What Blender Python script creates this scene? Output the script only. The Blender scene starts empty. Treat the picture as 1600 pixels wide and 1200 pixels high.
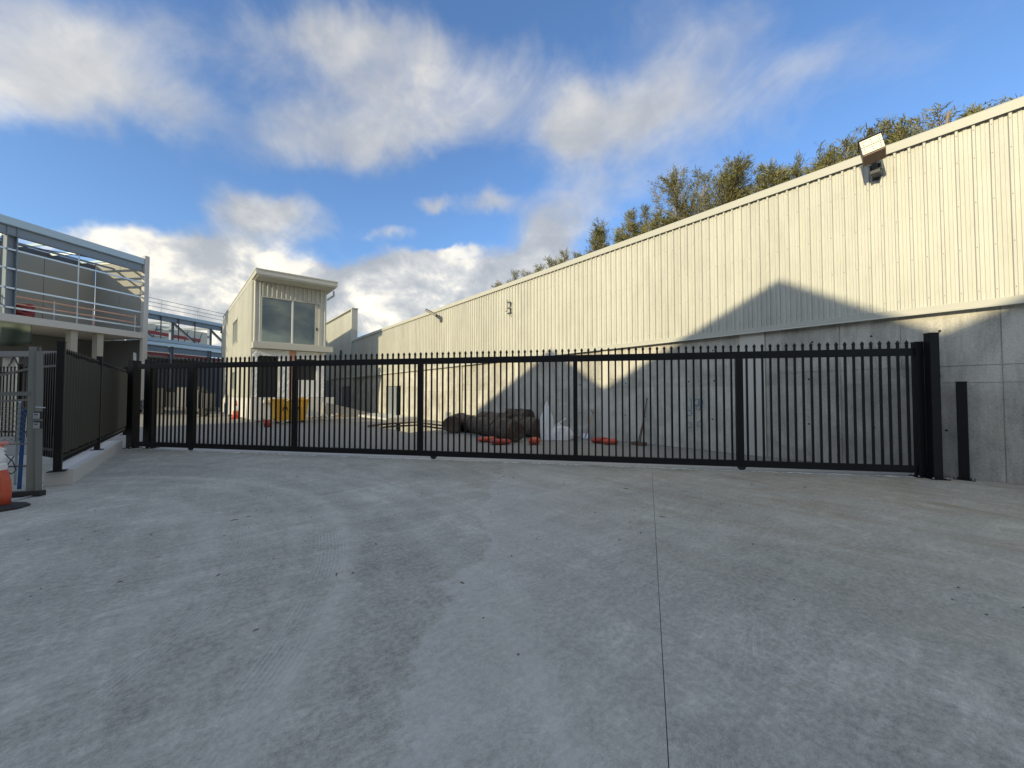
import bpy, bmesh, math, random
from mathutils import Vector, Matrix
random.seed(7)
S = bpy.context.scene
COL = S.collection
R = math.radians
PI = math.pi

# ---------------------------------------------------------------- camera
# world axes: +X points square on to the long wall, +Y runs along it, Z up
F = 601.0                      # focal length in photo pixels (1600 wide)
CH, SH = 0.7757, 0.6311        # heading of the camera, 39.1 deg off +Y
FW = Vector((SH, CH, 0)); RT = Vector((CH, -SH, 0)); UP = Vector((0, 0, 1))
PITCH = math.atan(17 / F)
FP = FW * math.cos(PITCH) + UP * math.sin(PITCH)
UPp = -FW * math.sin(PITCH) + UP * math.cos(PITCH)
EYE = Vector((0, 0, 1.5))
cd = bpy.data.cameras.new('camera'); cam = bpy.data.objects.new('camera', cd); COL.objects.link(cam)
cd.sensor_width = 36; cd.lens = 18 * F / 800; cd.clip_start = 0.05; cd.clip_end = 3000
cam.matrix_world = Matrix.Translation(EYE) @ Matrix((RT, UPp, -FP)).transposed().to_4x4()
S.camera = cam

def ray(px, py): return (FP * F + RT * (px - 800) + UPp * (600 - py))
def G(px, py, z=0.0):
    d = ray(px, py); t = (z - EYE.z) / d.z; return EYE + d * t
def atn(px, py, n):
    d = ray(px, py); return EYE + d * (n / d.x)
def atd(px, py, Y):
    d = ray(px, py); return EYE + d * (Y / d.dot(FW))
def C(x, y, z=0.0): return RT * x + FW * y + UP * z       # metres right / ahead of the viewer's spot

# ---------------------------------------------------------------- light
SUNV = Vector((1.0, 0.12, -0.35)).normalized()             # way the light travels
sun_d = bpy.data.lights.new('sun', 'SUN'); sun = bpy.data.objects.new('sun', sun_d); COL.objects.link(sun)
sun_d.energy = 2.0; sun_d.angle = R(0.55); sun_d.color = (1.0, 0.89, 0.62)
sun.rotation_euler = (-SUNV).to_track_quat('Z', 'Y').to_euler()
sun.location = (-30, -5, 30)
EL = math.asin(-SUNV.z)
AZ = math.atan2(-SUNV.x, -SUNV.y)
S.view_settings.view_transform = 'Standard'; S.view_settings.look = 'None'
S.view_settings.exposure = 1.0; S.view_settings.gamma = 1.0; S.view_settings.use_curve_mapping = False
S.view_settings.use_white_balance = True; S.view_settings.white_balance_temperature = 7050; S.view_settings.white_balance_tint = 10

W = bpy.data.worlds.new('World'); S.world = W; W.use_nodes = True
nt = W.node_tree; N = nt.nodes; L = nt.links; N.clear()
def mth(op, a, b=None, c=None, tree=None, clamp=False):
    t = tree or nt
    n = t.nodes.new('ShaderNodeMath'); n.operation = op; n.use_clamp = clamp
    for i, v in enumerate((a, b, c)):
        if v is None: continue
        if isinstance(v, (int, float)): n.inputs[i].default_value = v
        else: t.links.new(v, n.inputs[i])
    return n.outputs[0]
def vdot(a, vec, tree=None):
    t = tree or nt
    n = t.nodes.new('ShaderNodeVectorMath'); n.operation = 'DOT_PRODUCT'
    t.links.new(a, n.inputs[0]); n.inputs[1].default_value = vec
    return n.outputs['Value']
def ramp(t, src, stops, interp='LINEAR'):
    n = t.nodes.new('ShaderNodeValToRGB'); t.links.new(src, n.inputs[0]); cr = n.color_ramp; cr.interpolation = interp
    while len(cr.elements) < len(stops): cr.elements.new(0.5)
    for e, (p, c) in zip(cr.elements, stops):
        e.position = p; e.color = (*c, 1) if len(c) == 3 else c
    return n.outputs[0]
def mixc(t, fac, a, b, mode='MIX'):
    n = t.nodes.new('ShaderNodeMix'); n.data_type = 'RGBA'; n.blend_type = mode
    for k, v in ((0, fac), (6, a), (7, b)):
        if isinstance(v, (int, float)): n.inputs[k].default_value = v
        elif isinstance(v, tuple): n.inputs[k].default_value = (*v, 1)
        else: t.links.new(v, n.inputs[k])
    return n.outputs[2]
def noise(t, vec, scale, detail=4, rough=0.55, dist=0.0, dim='3D'):
    n = t.nodes.new('ShaderNodeTexNoise'); n.inputs['Scale'].default_value = scale
    n.inputs['Detail'].default_value = detail; n.inputs['Roughness'].default_value = rough
    n.inputs['Distortion'].default_value = dist
    if vec is not None: t.links.new(vec, n.inputs['Vector'])
    return n.outputs[0]
def mapping(t, vec, sc=(1, 1, 1), rot=(0, 0, 0), loc=(0, 0, 0)):
    n = t.nodes.new('ShaderNodeMapping'); t.links.new(vec, n.inputs[0])
    n.inputs['Scale'].default_value = sc; n.inputs['Rotation'].default_value = rot; n.inputs['Location'].default_value = loc
    return n.outputs[0]

sky = N.new('ShaderNodeTexSky'); sky.sky_type = 'NISHITA'; sky.sun_disc = False
sky.sun_elevation = EL; sky.sun_rotation = AZ
sky.air_density = 1.0; sky.dust_density = 1.6; sky.ozone_density = 3.0
tc = N.new('ShaderNodeTexCoord'); D0 = tc.outputs['Generated']
# wispy distortion of the viewing direction
nd = N.new('ShaderNodeTexNoise'); nd.inputs['Scale'].default_value = 3.2; nd.inputs['Detail'].default_value = 5
nd.inputs['Roughness'].default_value = .6
L.new(D0, nd.inputs['Vector'])
sub = N.new('ShaderNodeVectorMath'); sub.operation = 'SUBTRACT'; L.new(nd.outputs['Color'], sub.inputs[0]); sub.inputs[1].default_value = (.5, .5, .5)
mad = N.new('ShaderNodeVectorMath'); mad.operation = 'MULTIPLY_ADD'; L.new(sub.outputs[0], mad.inputs[0])
mad.inputs[1].default_value = (.20, .20, .20); L.new(D0, mad.inputs[2])
DD = mad.outputs[0]
BLOBS = [(90, 60, 210, 110, .95), (60, 170, 170, 60, .65), (250, 190, 110, 60, .5), (640, 150, 230, 95, 1.0), (500, 215, 120, 45, .6), (560, 70, 180, 45, .45),
         (885, 190, 50, 50, .8), (960, 255, 90, 75, .62), (1010, 90, 120, 110, .38), (1120, 170, 170, 100, .52), (1220, 60, 170, 80, .42), (1000, 180, 90, 60, .45), (1400, 120, 120, 60, .3), (420, 350, 90, 50, .5),
         (880, 345, 60, 60, 1.0), (850, 390, 60, 40, 1.0), (430, 330, 70, 32, .85), (665, 306, 32, 17, 1.1), (765, 308, 55, 22, 1.0),
         (615, 352, 45, 14, .7), (130, 372, 150, 22, .7), (300, 400, 70, 30, 1.0), (400, 440, 120, 45, 1.2), (250, 430, 90, 40, 1.0),
         (650, 415, 60, 28, 1.15), (600, 460, 120, 45, 1.3), (700, 460, 110, 45, 1.2), (790, 420, 80, 26, 1.1), (740, 500, 240, 45, 1.2), (700, 385, 60, 12, .8),
         (300, 500, 300, 50, 1.1), (1250, 330, 120, 60, .2)]
tot = None
for (cx, cy, rx, ry, s) in BLOBS:
    c = ray(cx, cy).normalized(); a = ray(cx + rx, cy).normalized(); b = ray(cx, cy - ry).normalized()
    t1 = (a - c); r1 = t1.length; t1.normalize(); t2 = (b - c); r2 = t2.length; t2 = (t2 - t1 * t2.dot(t1)).normalized()
    qa = mth('POWER', mth('ABSOLUTE', mth('MULTIPLY', mth('SUBTRACT', vdot(DD, t1), t1.dot(c)), 1 / r1)), 2)
    qb = mth('POWER', mth('ABSOLUTE', mth('MULTIPLY', mth('SUBTRACT', vdot(DD, t2), t2.dot(c)), 1 / r2)), 2)
    back = mth('MULTIPLY', mth('SUBTRACT', 1, vdot(D0, c)), 4)
    e = mth('EXPONENT', mth('MULTIPLY', mth('ADD', mth('ADD', qa, qb), back), -0.95))
    e = mth('MULTIPLY', e, s)
    tot = e if tot is None else mth('ADD', tot, e)
# denser cloud added round the unseen sky, to make the shade light more neutral
outf = mth('MULTIPLY', mth('SUBTRACT', .55, vdot(D0, FP)), 3, clamp=True)
gen = noise(nt, D0, 2.2, 3, .5)
gen = mth('MULTIPLY', mth('SUBTRACT', gen, .28), 4.0, clamp=True)
tot = mth('ADD', tot, mth('MULTIPLY', gen, outf))
flat = mapping(nt, D0, (1, 1, 1.35))
sepz = N.new('ShaderNodeSeparateXYZ'); L.new(D0, sepz.inputs[0])
low = mth('SUBTRACT', 1, mth('MULTIPLY', sepz.outputs['Z'], 2.2), clamp=True)
n1 = noise(nt, flat, 6.5, 8, .58, .25)
soft = noise(nt, mapping(nt, D0, (1.6, .9, 1.5), (R(20), R(-25), R(35))), 3.8, 8, .58, .9)
amp = mth('ADD', .25, mth('MULTIPLY', low, 1.0))
dens = mth('ADD', tot, mth('MULTIPLY', mth('SUBTRACT', n1, .5), amp))
dens = mth('ADD', dens, mth('MULTIPLY', mth('SUBTRACT', soft, .5), 1.15))
dens = mth('MULTIPLY', mth('SUBTRACT', dens, .24), mth('ADD', .95, mth('MULTIPLY', low, .8)), clamp=True)
ss = N.new('ShaderNodeMapRange'); ss.interpolation_type = 'SMOOTHSTEP'; L.new(dens, ss.inputs[0])
dens = mth('MULTIPLY', ss.outputs[0], mth('ADD', .82, mth('MULTIPLY', low, .12)))
# relief inside the cloud: sampled twice, the second a little to one side
sh = mapping(nt, flat, (1, 1, 1), (0, 0, 0), (-.02, .03, .045))
n2 = noise(nt, sh, 6.5, 8, .58, .25)
rel = mth('ADD', .5, mth('MULTIPLY', mth('SUBTRACT', n1, n2), 3.2), clamp=True)
big = noise(nt, flat, 4.0, 4, .5)
relk = mth('ADD', .5, mth('MULTIPLY', mth('SUBTRACT', rel, .5), mth('ADD', .25, mth('MULTIPLY', low, 1.3))))
relk = mth('ADD', relk, mth('MULTIPLY', mth('SUBTRACT', big, .5), mth('ADD', .8, mth('MULTIPLY', low, 1.3))), clamp=True)
ccol = ramp(nt, relk, [(0, (.36, .39, .43)), (.35, (.47, .495, .525)), (.65, (.65, .665, .67)), (1, (1.12, 1.07, .93))])
cs = N.new('ShaderNodeVectorMath'); cs.operation = 'SCALE'; L.new(ccol, cs.inputs[0]); cs.inputs['Scale'].default_value = 3.9
skc = mixc(nt, 1.0, sky.outputs[0], (.56, .72, .90), 'MULTIPLY')
fin = mixc(nt, dens, skc, cs.outputs[0])
bg = N.new('ShaderNodeBackground'); L.new(fin, bg.inputs[0]); bg.inputs[1].default_value = 0.15
out = N.new('ShaderNodeOutputWorld'); L.new(bg.outputs[0], out.inputs[0])

# ---------------------------------------------------------------- materials
MATS = {}
def newmat(name):
    m = bpy.data.materials.new(name); m.use_nodes = True; MATS[name] = m
    t = m.node_tree; b = t.nodes['Principled BSDF']
    geo = t.nodes.new('ShaderNodeNewGeometry')
    return m, t, b, geo.outputs['Position']
def bump(t, b, h, strength=.3, dist=.01):
    n = t.nodes.new('ShaderNodeBump'); n.inputs['Strength'].default_value = strength; n.inputs['Distance'].default_value = dist
    t.links.new(h, n.inputs['Height']); t.links.new(n.outputs[0], b.inputs['Normal'])
def mat(name, col, rough=.6, metal=0.0, var=.12, scale=3.0, bmp=.1, bd=.004, vs=(1, 1, 1), fine=40):
    """plain surface: base colour with soft blotches, a finer grain and slight relief"""
    m, t, b, P = newmat(name)
    v = mapping(t, P, vs)
    a = noise(t, v, scale, 5, .6); f = noise(t, v, fine, 3, .6)
    k = mth('ADD', mth('MULTIPLY', mth('SUBTRACT', a, .5), var * 3, tree=t), mth('MULTIPLY', mth('SUBTRACT', f, .5), var, tree=t), tree=t)
    k = mth('ADD', k, 1.0, tree=t)
    sc = t.nodes.new('ShaderNodeVectorMath'); sc.operation = 'SCALE'; sc.inputs[0].default_value = col; t.links.new(k, sc.inputs['Scale'])
    t.links.new(sc.outputs[0], b.inputs['Base Color'])
    b.inputs['Roughness'].default_value = rough; b.inputs['Metallic'].default_value = metal
    if bmp: bump(t, b, f, bmp, bd)
    return m

def concrete_wall():
    m, t, b, P = newmat('wall_concrete')
    oi = t.nodes.new('ShaderNodeObjectInfo')
    v = mapping(t, P, (1, 1, 1))
    a = noise(t, v, 1.3, 6, .62, .6)
    st = noise(t, mapping(t, P, (3, 3, .35)), 2.6, 5, .65, .3)
    f = noise(t, v, 34, 4, .7)
    pit = t.nodes.new('ShaderNodeTexVoronoi'); pit.inputs['Scale'].default_value = 26; t.links.new(v, pit.inputs['Vector'])
    pm = ramp(t, pit.outputs['Distance'], [(0, (.55, .55, .55)), (.07, (1, 1, 1))])
    k = mth('ADD', mth('MULTIPLY', a, .55, tree=t), mth('MULTIPLY', st, .45, tree=t), tree=t)
    k = mth('ADD', k, mth('MULTIPLY', mth('SUBTRACT', oi.outputs['Random'], .5, tree=t), .10, tree=t), tree=t)
    c = ramp(t, k, [(.36, (.26, .248, .208)), (.49, (.45, .432, .37)), (.61, (.66, .64, .56))])
    c = mixc(t, .35, c, ramp(t, f, [(.3, (.26, .25, .215)), (.7, (.74, .72, .64))]))
    c = mixc(t, .5, c, pm, 'MULTIPLY')
    t.links.new(c, b.inputs['Base Color']); b.inputs['Roughness'].default_value = .85
    h = mth('ADD', mth('MULTIPLY', f, .4, tree=t), mth('MULTIPLY', a, .6, tree=t), tree=t)
    bump(t, b, h, .35, .008)
    return m
def driveway():
    m, t, b, P = newmat('driveway_concrete')
    a = noise(t, P, .55, 6, .6, .8)
    st = noise(t, mapping(t, P, (.7, 2.6, 1), (0, 0, R(25))), 1.5, 9, .72, 1.6)
    st2 = noise(t, mapping(t, P, (2.4, .6, 1), (0, 0, R(-15))), 1.7, 8, .7, 1.2)
    f = noise(t, P, 26, 6, .75); ff = noise(t, P, 140, 3, .7)
    k = mth('ADD', mth('MULTIPLY', a, .34, tree=t), mth('MULTIPLY', st, .36, tree=t), tree=t)
    k = mth('ADD', k, mth('MULTIPLY', st2, .30, tree=t), tree=t)
    c = ramp(t, k, [(.38, (.195, .198, .164)), (.45, (.315, .318, .266)), (.53, (.45, .452, .378)), (.60, (.68, .675, .58))])
    c = mixc(t, .30, c, ramp(t, f, [(.40, (.175, .177, .15)), (.60, (.76, .76, .66))]))
    c = mixc(t, .20, c, ramp(t, ff, [(.34, (.10, .097, .088)), (.66, (.78, .76, .69))]))
    # paler later pour to the right of a wavering edge
    s = t.nodes.new('ShaderNodeSeparateXYZ'); t.links.new(P, s.inputs[0])
    e0 = G(770, 770); e1 = G(590, 1195)
    dr = (e1 - e0).normalized(); nn = Vector((-dr.y, dr.x, 0))
    dist = mth('SUBTRACT', vdot(P, nn, t), nn.dot(e0), tree=t)
    wob = noise(t, mapping(t, P, (1, 1, 1)), 1.1, 6, .6)
    dist = mth('ADD', dist, mth('MULTIPLY', mth('SUBTRACT', wob, .5, tree=t), 1.1, tree=t), tree=t)
    if nn.dot(RT) < 0: dist = mth('MULTIPLY', dist, -1, tree=t)
    m1 = mth('MULTIPLY', dist, 22, tree=t, clamp=True)
    fade = mth('SUBTRACT', 1, mth('MULTIPLY', dist, .45, tree=t), tree=t, clamp=True)
    pale = mth('MULTIPLY', mth('MULTIPLY', m1, fade, tree=t), .30, tree=t)
    edge = mth('MULTIPLY', mth('SUBTRACT', 1, mth('MULTIPLY', mth('ABSOLUTE', mth('SUBTRACT', dist, .07, tree=t), tree=t), 12, tree=t), tree=t, clamp=True), mth('MULTIPLY', mth('SUBTRACT', noise(t, P, 5, 5, .7), .38, tree=t), 3, tree=t, clamp=True), tree=t)
    pale = mth('ADD', pale, mth('MULTIPLY', edge, .35, tree=t), tree=t, clamp=True)
    c = mixc(t, pale, c, (.66, .645, .60))
    # tyre marks: arcs of fine treads
    def tyre(c, ctr, rad, w, freq, a0, a1, amt):
        dx = mth('SUBTRACT', s.outputs['X'], ctr.x, tree=t); dy = mth('SUBTRACT', s.outputs['Y'], ctr.y, tree=t)
        r = mth('SQRT', mth('ADD', mth('MULTIPLY', dx, dx, tree=t), mth('MULTIPLY', dy, dy, tree=t), tree=t), tree=t)
        off = mth('SUBTRACT', r, rad, tree=t)
        band = mth('SUBTRACT', 1, mth('MULTIPLY', mth('ABSOLUTE', off, tree=t), 1 / w, tree=t), tree=t, clamp=True)
        band = mth('MULTIPLY', band, 3, tree=t, clamp=True)
        si = mth('ADD', .5, mth('MULTIPLY', mth('SINE', mth('MULTIPLY', off, freq, tree=t), tree=t), .5, tree=t), tree=t)
        ang = mth('ARCTAN2', dy, dx, tree=t)
        am = mth('MULTIPLY', mth('MULTIPLY', mth('SUBTRACT', ang, a0, tree=t), 5, tree=t, clamp=True), mth('MULTIPLY', mth('SUBTRACT', a1, ang, tree=t), 5, tree=t, clamp=True), tree=t)
        brk = mth('MULTIPLY', mth('SUBTRACT', noise(t, P, 2.3, 5, .7), .35, tree=t), 2.6, tree=t, clamp=True)
        k = mth('MULTIPLY', mth('MULTIPLY', mth('MULTIPLY', band, si, tree=t), am, tree=t), mth('MULTIPLY', brk, amt, tree=t), tree=t)
        return mixc(t, k, c, (.60, .58, .54))
    def sweep(c, ctr, rad, w, amt):
        # dusty arc dragged round by turning wheels
        dx = mth('SUBTRACT', s.outputs['X'], ctr.x, tree=t); dy = mth('SUBTRACT', s.outputs['Y'], ctr.y, tree=t)
        rr_ = mth('SQRT', mth('ADD', mth('MULTIPLY', dx, dx, tree=t), mth('MULTIPLY', dy, dy, tree=t), tree=t), tree=t)
        rr_ = mth('ADD', rr_, mth('MULTIPLY', mth('SUBTRACT', noise(t, P, 1.2, 4, .6), .5, tree=t), .25, tree=t), tree=t)
        bd = mth('SUBTRACT', 1, mth('MULTIPLY', mth('ABSOLUTE', mth('SUBTRACT', rr_, rad, tree=t), tree=t), 1 / w, tree=t), tree=t, clamp=True)
        br2 = mth('MULTIPLY', mth('SUBTRACT', noise(t, P, 6, 6, .7), .3, tree=t), 2.2, tree=t, clamp=True)
        return mixc(t, mth('MULTIPLY', mth('MULTIPLY', bd, br2, tree=t), amt, tree=t), c, (.64, .64, .56))
    for cx_, cy_, ra_, wi_, am_ in ((-6.6, 1.6, 5.45, .17, .95), (-6.6, 1.6, 5.0, .09, .5), (-6.6, 1.6, 4.2, .24, .6), (-6.3, 1.4, 6.5, .12, .4), (-9, -1, 9.6, .2, .5), (-4, 14, 9.3, .25, .55), (7, 11, 8.2, .2, .5), (9, -4, 8.6, .3, .4)):
        c = sweep(c, C(cx_, cy_), ra_, wi_, am_)
    ctr = C(-6.6, 1.6)
    def angs(p): d = p - ctr; return math.atan2(d.y, d.x)
    p0 = C(-2.43, 5.2); p1 = C(-1.5, 1.2); aa = sorted((angs(p0), angs(p1)))
    c = tyre(c, ctr, 5.32, .17, 205, aa[0], aa[1], 1.0)
    c = tyre(c, ctr, 4.55, .13, 205, aa[0] - .1, aa[1] + .1, .5)
    c = tyre(c, ctr + Vector((.5, .5, 0)), 6.6, .16, 190, aa[0], aa[1] + .2, .35)
    # brown dirt washed down from the wall side
    br = noise(t, mapping(t, P, (1.2, .42, 1), (0, 0, R(38))), 1.3, 8, .68, 1.2)
    near = mth('MULTIPLY', mth('SUBTRACT', s.outputs['X'], 2.2, tree=t), .16, tree=t, clamp=True)
    bm_ = mth('MULTIPLY', mth('MULTIPLY', mth('SUBTRACT', br, .44, tree=t), 4.5, tree=t, clamp=True), near, tree=t)
    c = mixc(t, mth('MULTIPLY', bm_, .8, tree=t), c, (.28, .20, .12))
    # overall sandy film near the wall
    c = mixc(t, mth('MULTIPLY', near, .30, tree=t), c, (.46, .42, .33))
    # dark blotches
    db = noise(t, P, .9, 4, .6, 1.0)
    c = mixc(t, mth('MULTIPLY', mth('MULTIPLY', mth('SUBTRACT', db, .56, tree=t), 4, tree=t, clamp=True), .16, tree=t), c, (.17, .168, .152))
    # white scuffs
    w1 = noise(t, mapping(t, P, (5, 1.2, 1), (0, 0, R(55))), 2.4, 7, .72, 2.2)
    w2 = noise(t, P, .7, 2, .5)
    wm = mth('MULTIPLY', mth('MULTIPLY', mth('SUBTRACT', w1, .635, tree=t), 16, tree=t, clamp=True), mth('MULTIPLY', mth('SUBTRACT', w2, .47, tree=t), 6, tree=t, clamp=True), tree=t)
    c = mixc(t, mth('MULTIPLY', wm, .5, tree=t), c, (.8, .8, .77))
    # trowel swirls and hairline scratches
    for (sc_, rot_, dist_, wd, amt, col_) in ((1.3, 20, 2.6, 45, .42, (.74, .73, .69)), (2.6, -35, 3.0, 35, .38, (.72, .71, .67)), (1.9, 75, 2.2, 60, .45, (.16, .155, .145))):
        vn = noise(t, mapping(t, P, (1, 2.1, 1), (0, 0, R(rot_)), (sc_ * 7, 0, 0)), sc_, 7, .62, dist_)
        ln_ = mth('SUBTRACT', 1, mth('MULTIPLY', mth('ABSOLUTE', mth('SUBTRACT', vn, .5, tree=t), tree=t), wd, tree=t), tree=t, clamp=True)
        mk = mth('MULTIPLY', mth('SUBTRACT', noise(t, mapping(t, P, (1, 1, 1), (0, 0, 0), (sc_ * 3, 5, 0)), 1.1, 4, .6), .42, tree=t), 3, tree=t, clamp=True)
        c = mixc(t, mth('MULTIPLY', mth('MULTIPLY', ln_, mk, tree=t), amt, tree=t), c, col_)
    t.links.new(c, b.inputs['Base Color']); b.inputs['Roughness'].default_value = .8
    b.inputs['Specular IOR Level'].default_value = .35
    bump(t, b, mth('ADD', mth('MULTIPLY', f, .6, tree=t), mth('MULTIPLY', k, 1.0, tree=t), tree=t), .55, .007)
    return m
def foliage():
    m, t, b, P = newmat('foliage')
    a = noise(t, P, 1.6, 3, .5); f = noise(t, P, 9, 2, .5)
    k = mth('ADD', mth('MULTIPLY', a, .6, tree=t), mth('MULTIPLY', f, .4, tree=t), tree=t)
    c = ramp(t, k, [(.36, (.10, .108, .036)), (.5, (.185, .182, .062)), (.64, (.30, .275, .105))])
    t.links.new(c, b.inputs['Base Color']); b.inputs['Roughness'].default_value = .6
    b.inputs['Subsurface Weight'].default_value = 0
    return m
def glassmat():
    m = bpy.data.materials.new('window_glass'); m.use_nodes = True; t = m.node_tree; t.nodes.clear()
    tr = t.nodes.new('ShaderNodeBsdfTransparent'); tr.inputs[0].default_value = (.74, .86, .87, 1)
    gl = t.nodes.new('ShaderNodeBsdfGlossy'); gl.inputs['Roughness'].default_value = .02; gl.inputs[0].default_value = (.9, .95, 1, 1)
    fr = t.nodes.new('ShaderNodeFresnel'); fr.inputs[0].default_value = 1.4
    k = mth('ADD', mth('MULTIPLY', fr.outputs[0], .9, tree=t), .05, tree=t, clamp=True)
    mx = t.nodes.new('ShaderNodeMixShader'); t.links.new(k, mx.inputs[0]); t.links.new(tr.outputs[0], mx.inputs[1]); t.links.new(gl.outputs[0], mx.inputs[2])
    o = t.nodes.new('ShaderNodeOutputMaterial'); t.links.new(mx.outputs[0], o.inputs[0]); MATS['glass'] = m
    return m
def rollmat():
    m, t, b, P = newmat('rolled_matting')
    w = noise(t, mapping(t, P, (1, 1, 1)), 14, 5, .8)
    a = noise(t, P, 2.2, 4, .6)
    c = ramp(t, mth('ADD', mth('MULTIPLY', w, .5, tree=t), mth('MULTIPLY', a, .5, tree=t), tree=t), [(.35, (.045, .034, .026)), (.5, (.105, .079, .058)), (.66, (.2, .155, .115))])
    t.links.new(c, b.inputs['Base Color']); b.inputs['Roughness'].default_value = .95
    bump(t, b, w, .9, .03)
    return m
def cladmat():
    m, t, b, P = newmat('cream_cladding')
    a = noise(t, mapping(t, P, (2, 2, .5)), 1.6, 4, .6)
    f = noise(t, mapping(t, P, (9, 9, 1)), 6, 4, .6)
    k = mth('ADD', mth('MULTIPLY', a, .6, tree=t), mth('MULTIPLY', f, .4, tree=t), tree=t)
    oi = t.nodes.new('ShaderNodeObjectInfo'); k = mth('ADD', k, mth('MULTIPLY', mth('SUBTRACT', oi.outputs['Random'], .5, tree=t), .18, tree=t), tree=t)
    c = ramp(t, k, [(.3, (.49, .49, .435)), (.55, (.58, .58, .515)), (.7, (.62, .615, .55))])
    t.links.new(c, b.inputs['Base Color']); b.inputs['Roughness'].default_value = .5; b.inputs['Specular IOR Level'].default_value = .35
    return m

CONC = concrete_wall(); DRIVE = driveway(); LEAF = foliage(); GLASS = glassmat(); ROLL = rollmat(); CLAD = cladmat()
TRIM = mat('cream_trim', (.47, .47, .41), .5, 0, .04, 2, .03)
BLACK = mat('black_paint', (.006, .0065, .007), .5, 0, .15, 6, .05)
BLACK.node_tree.nodes['Principled BSDF'].inputs['Specular IOR Level'].default_value = .3
BLACKR = mat('black_rubber', (.02, .02, .02), .7, 0, .2, 8, .1)
GALVD = mat('weathered_galvanised', (.15, .158, .145), .6, .35, .25, 7, .1, vs=(1, 1, .6))
GALV = mat('galvanised_steel', (.40, .44, .46), .42, .75, .18, 9, .05, vs=(1, 1, .5))
BLUEST = mat('blue_grey_steel', (.16, .20, .235), .5, 0, .12, 3, .05)
PALEBL = mat('pale_blue_flashing', (.36, .47, .53), .5, .1, .08, 2, .03)
DKBAND = mat('dark_grey_steel', (.06, .065, .075), .6, 0, .12, 3, .05)
PIERM = mat('pier_concrete', (.50, .485, .43), .85, 0, .12, 1.4, .25, .008, fine=30)
RAWC = mat('raw_concrete', (.245, .245, .22), .9, 0, .24, .7, .2, .01, fine=14)
SLABC = mat('slab_concrete', (.44, .44, .42), .9, 0, .10, 2, .2, .01)
PLINTH = mat('plinth_concrete', (.48, .475, .45), .85, 0, .13, 2.4, .3, .01, fine=30)
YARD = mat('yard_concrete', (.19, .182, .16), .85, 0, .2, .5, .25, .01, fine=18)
EARTH = mat('earth', (.20, .17, .13), .95, 0, .2, .4, .3, .03, fine=6)
SCREEN = mat('olive_screen_cloth', (.030, .028, .017), .85, 0, .12, 1.2, .2, .004, fine=120)
GREEN = mat('green_shade_cloth', (.030, .045, .026), .8, 0, .12, 1.2, .2, .01)
ORANGE = mat('orange_plastic', (.50, .085, .04), .45, 0, .12, 8, .06)
REDP = mat('red_plastic', (.32, .045, .03), .5, 0, .2, 6, .08)
PINK = mat('faded_pink_plastic', (.62, .22, .19), .5, 0, .12, 8, .05)
WHITE = mat('white_plastic', (.74, .74, .72), .5, 0, .08, 5, .05)
WHITER = mat('white_board', (.66, .67, .66), .7, 0, .07, 3, .05)
BLUE = mat('blue_plastic', (.02, .085, .26), .5, 0, .12, 6, .05)
YELLOW = mat('yellow_skip_paint', (.52, .28, .02), .55, 0, .25, 3, .15)
FOIL = mat('foil_sarking', (.55, .56, .56), .5, .25, .2, 14, .6, .02, fine=22)
TIMBER = mat('timber', (.36, .22, .12), .8, 0, .2, 4, .1, vs=(1, 1, 4))
PINKB = mat('salmon_board', (.55, .30, .21), .8, 0, .12, 4, .1)
DARKIN = mat('dark_interior', (.035, .036, .038), .9, 0, .2, 2, .0)
GREYW = mat('grey_and_shade', (.22, .22, .215), .85, 0, .10, 1.2, .1)  # ramp, floor and beam; also colours the shadow on the tower's rear
DKWALL = mat('charcoal_and_shade', (.10, .105, .115), .6, 0, .1, 2, .05)  # real dark parts, and walls coloured for the shade under slabs
BAGM = mat('woven_bag', (.62, .62, .60), .8, 0, .14, 5, .4, .02)
BROWN = mat('brown_housing', (.13, .085, .06), .5, .2, .1, 8, .03)
LEDM = mat('lamp_lens', (.80, .77, .62), .35, 0, .05, 9, .03)
BARK = mat('bark', (.20, .15, .11), .9, 0, .25, 5, .4, .01)
ROOMW = mat('room_wall', (.50, .60, .60), .8, 0, .04, 2, .02)
REDST = mat('red_oxide_steel', (.22, .035, .035), .6, 0, .2, 3, .05)
CREAMR = mat('cream_panel', (.56, .55, .46), .6, 0, .06, 2, .03)
SPRAY = mat('blue_spray_paint', (.09, .17, .22), .8, 0, .2, 9, .0)
BRICKT = mat('caster_brick', (.30, .24, .19), .85, 0, .12, 1, .1)
m_, t_, b_, P_ = newmat('puddle_water')
b_.inputs['Base Color'].default_value = (.05, .048, .042, 1); b_.inputs['Roughness'].default_value = .04
b_.inputs['Specular IOR Level'].default_value = 1.0
bump(t_, b_, noise(t_, P_, 5, 2, .5), .05, .002); WATER = m_

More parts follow.
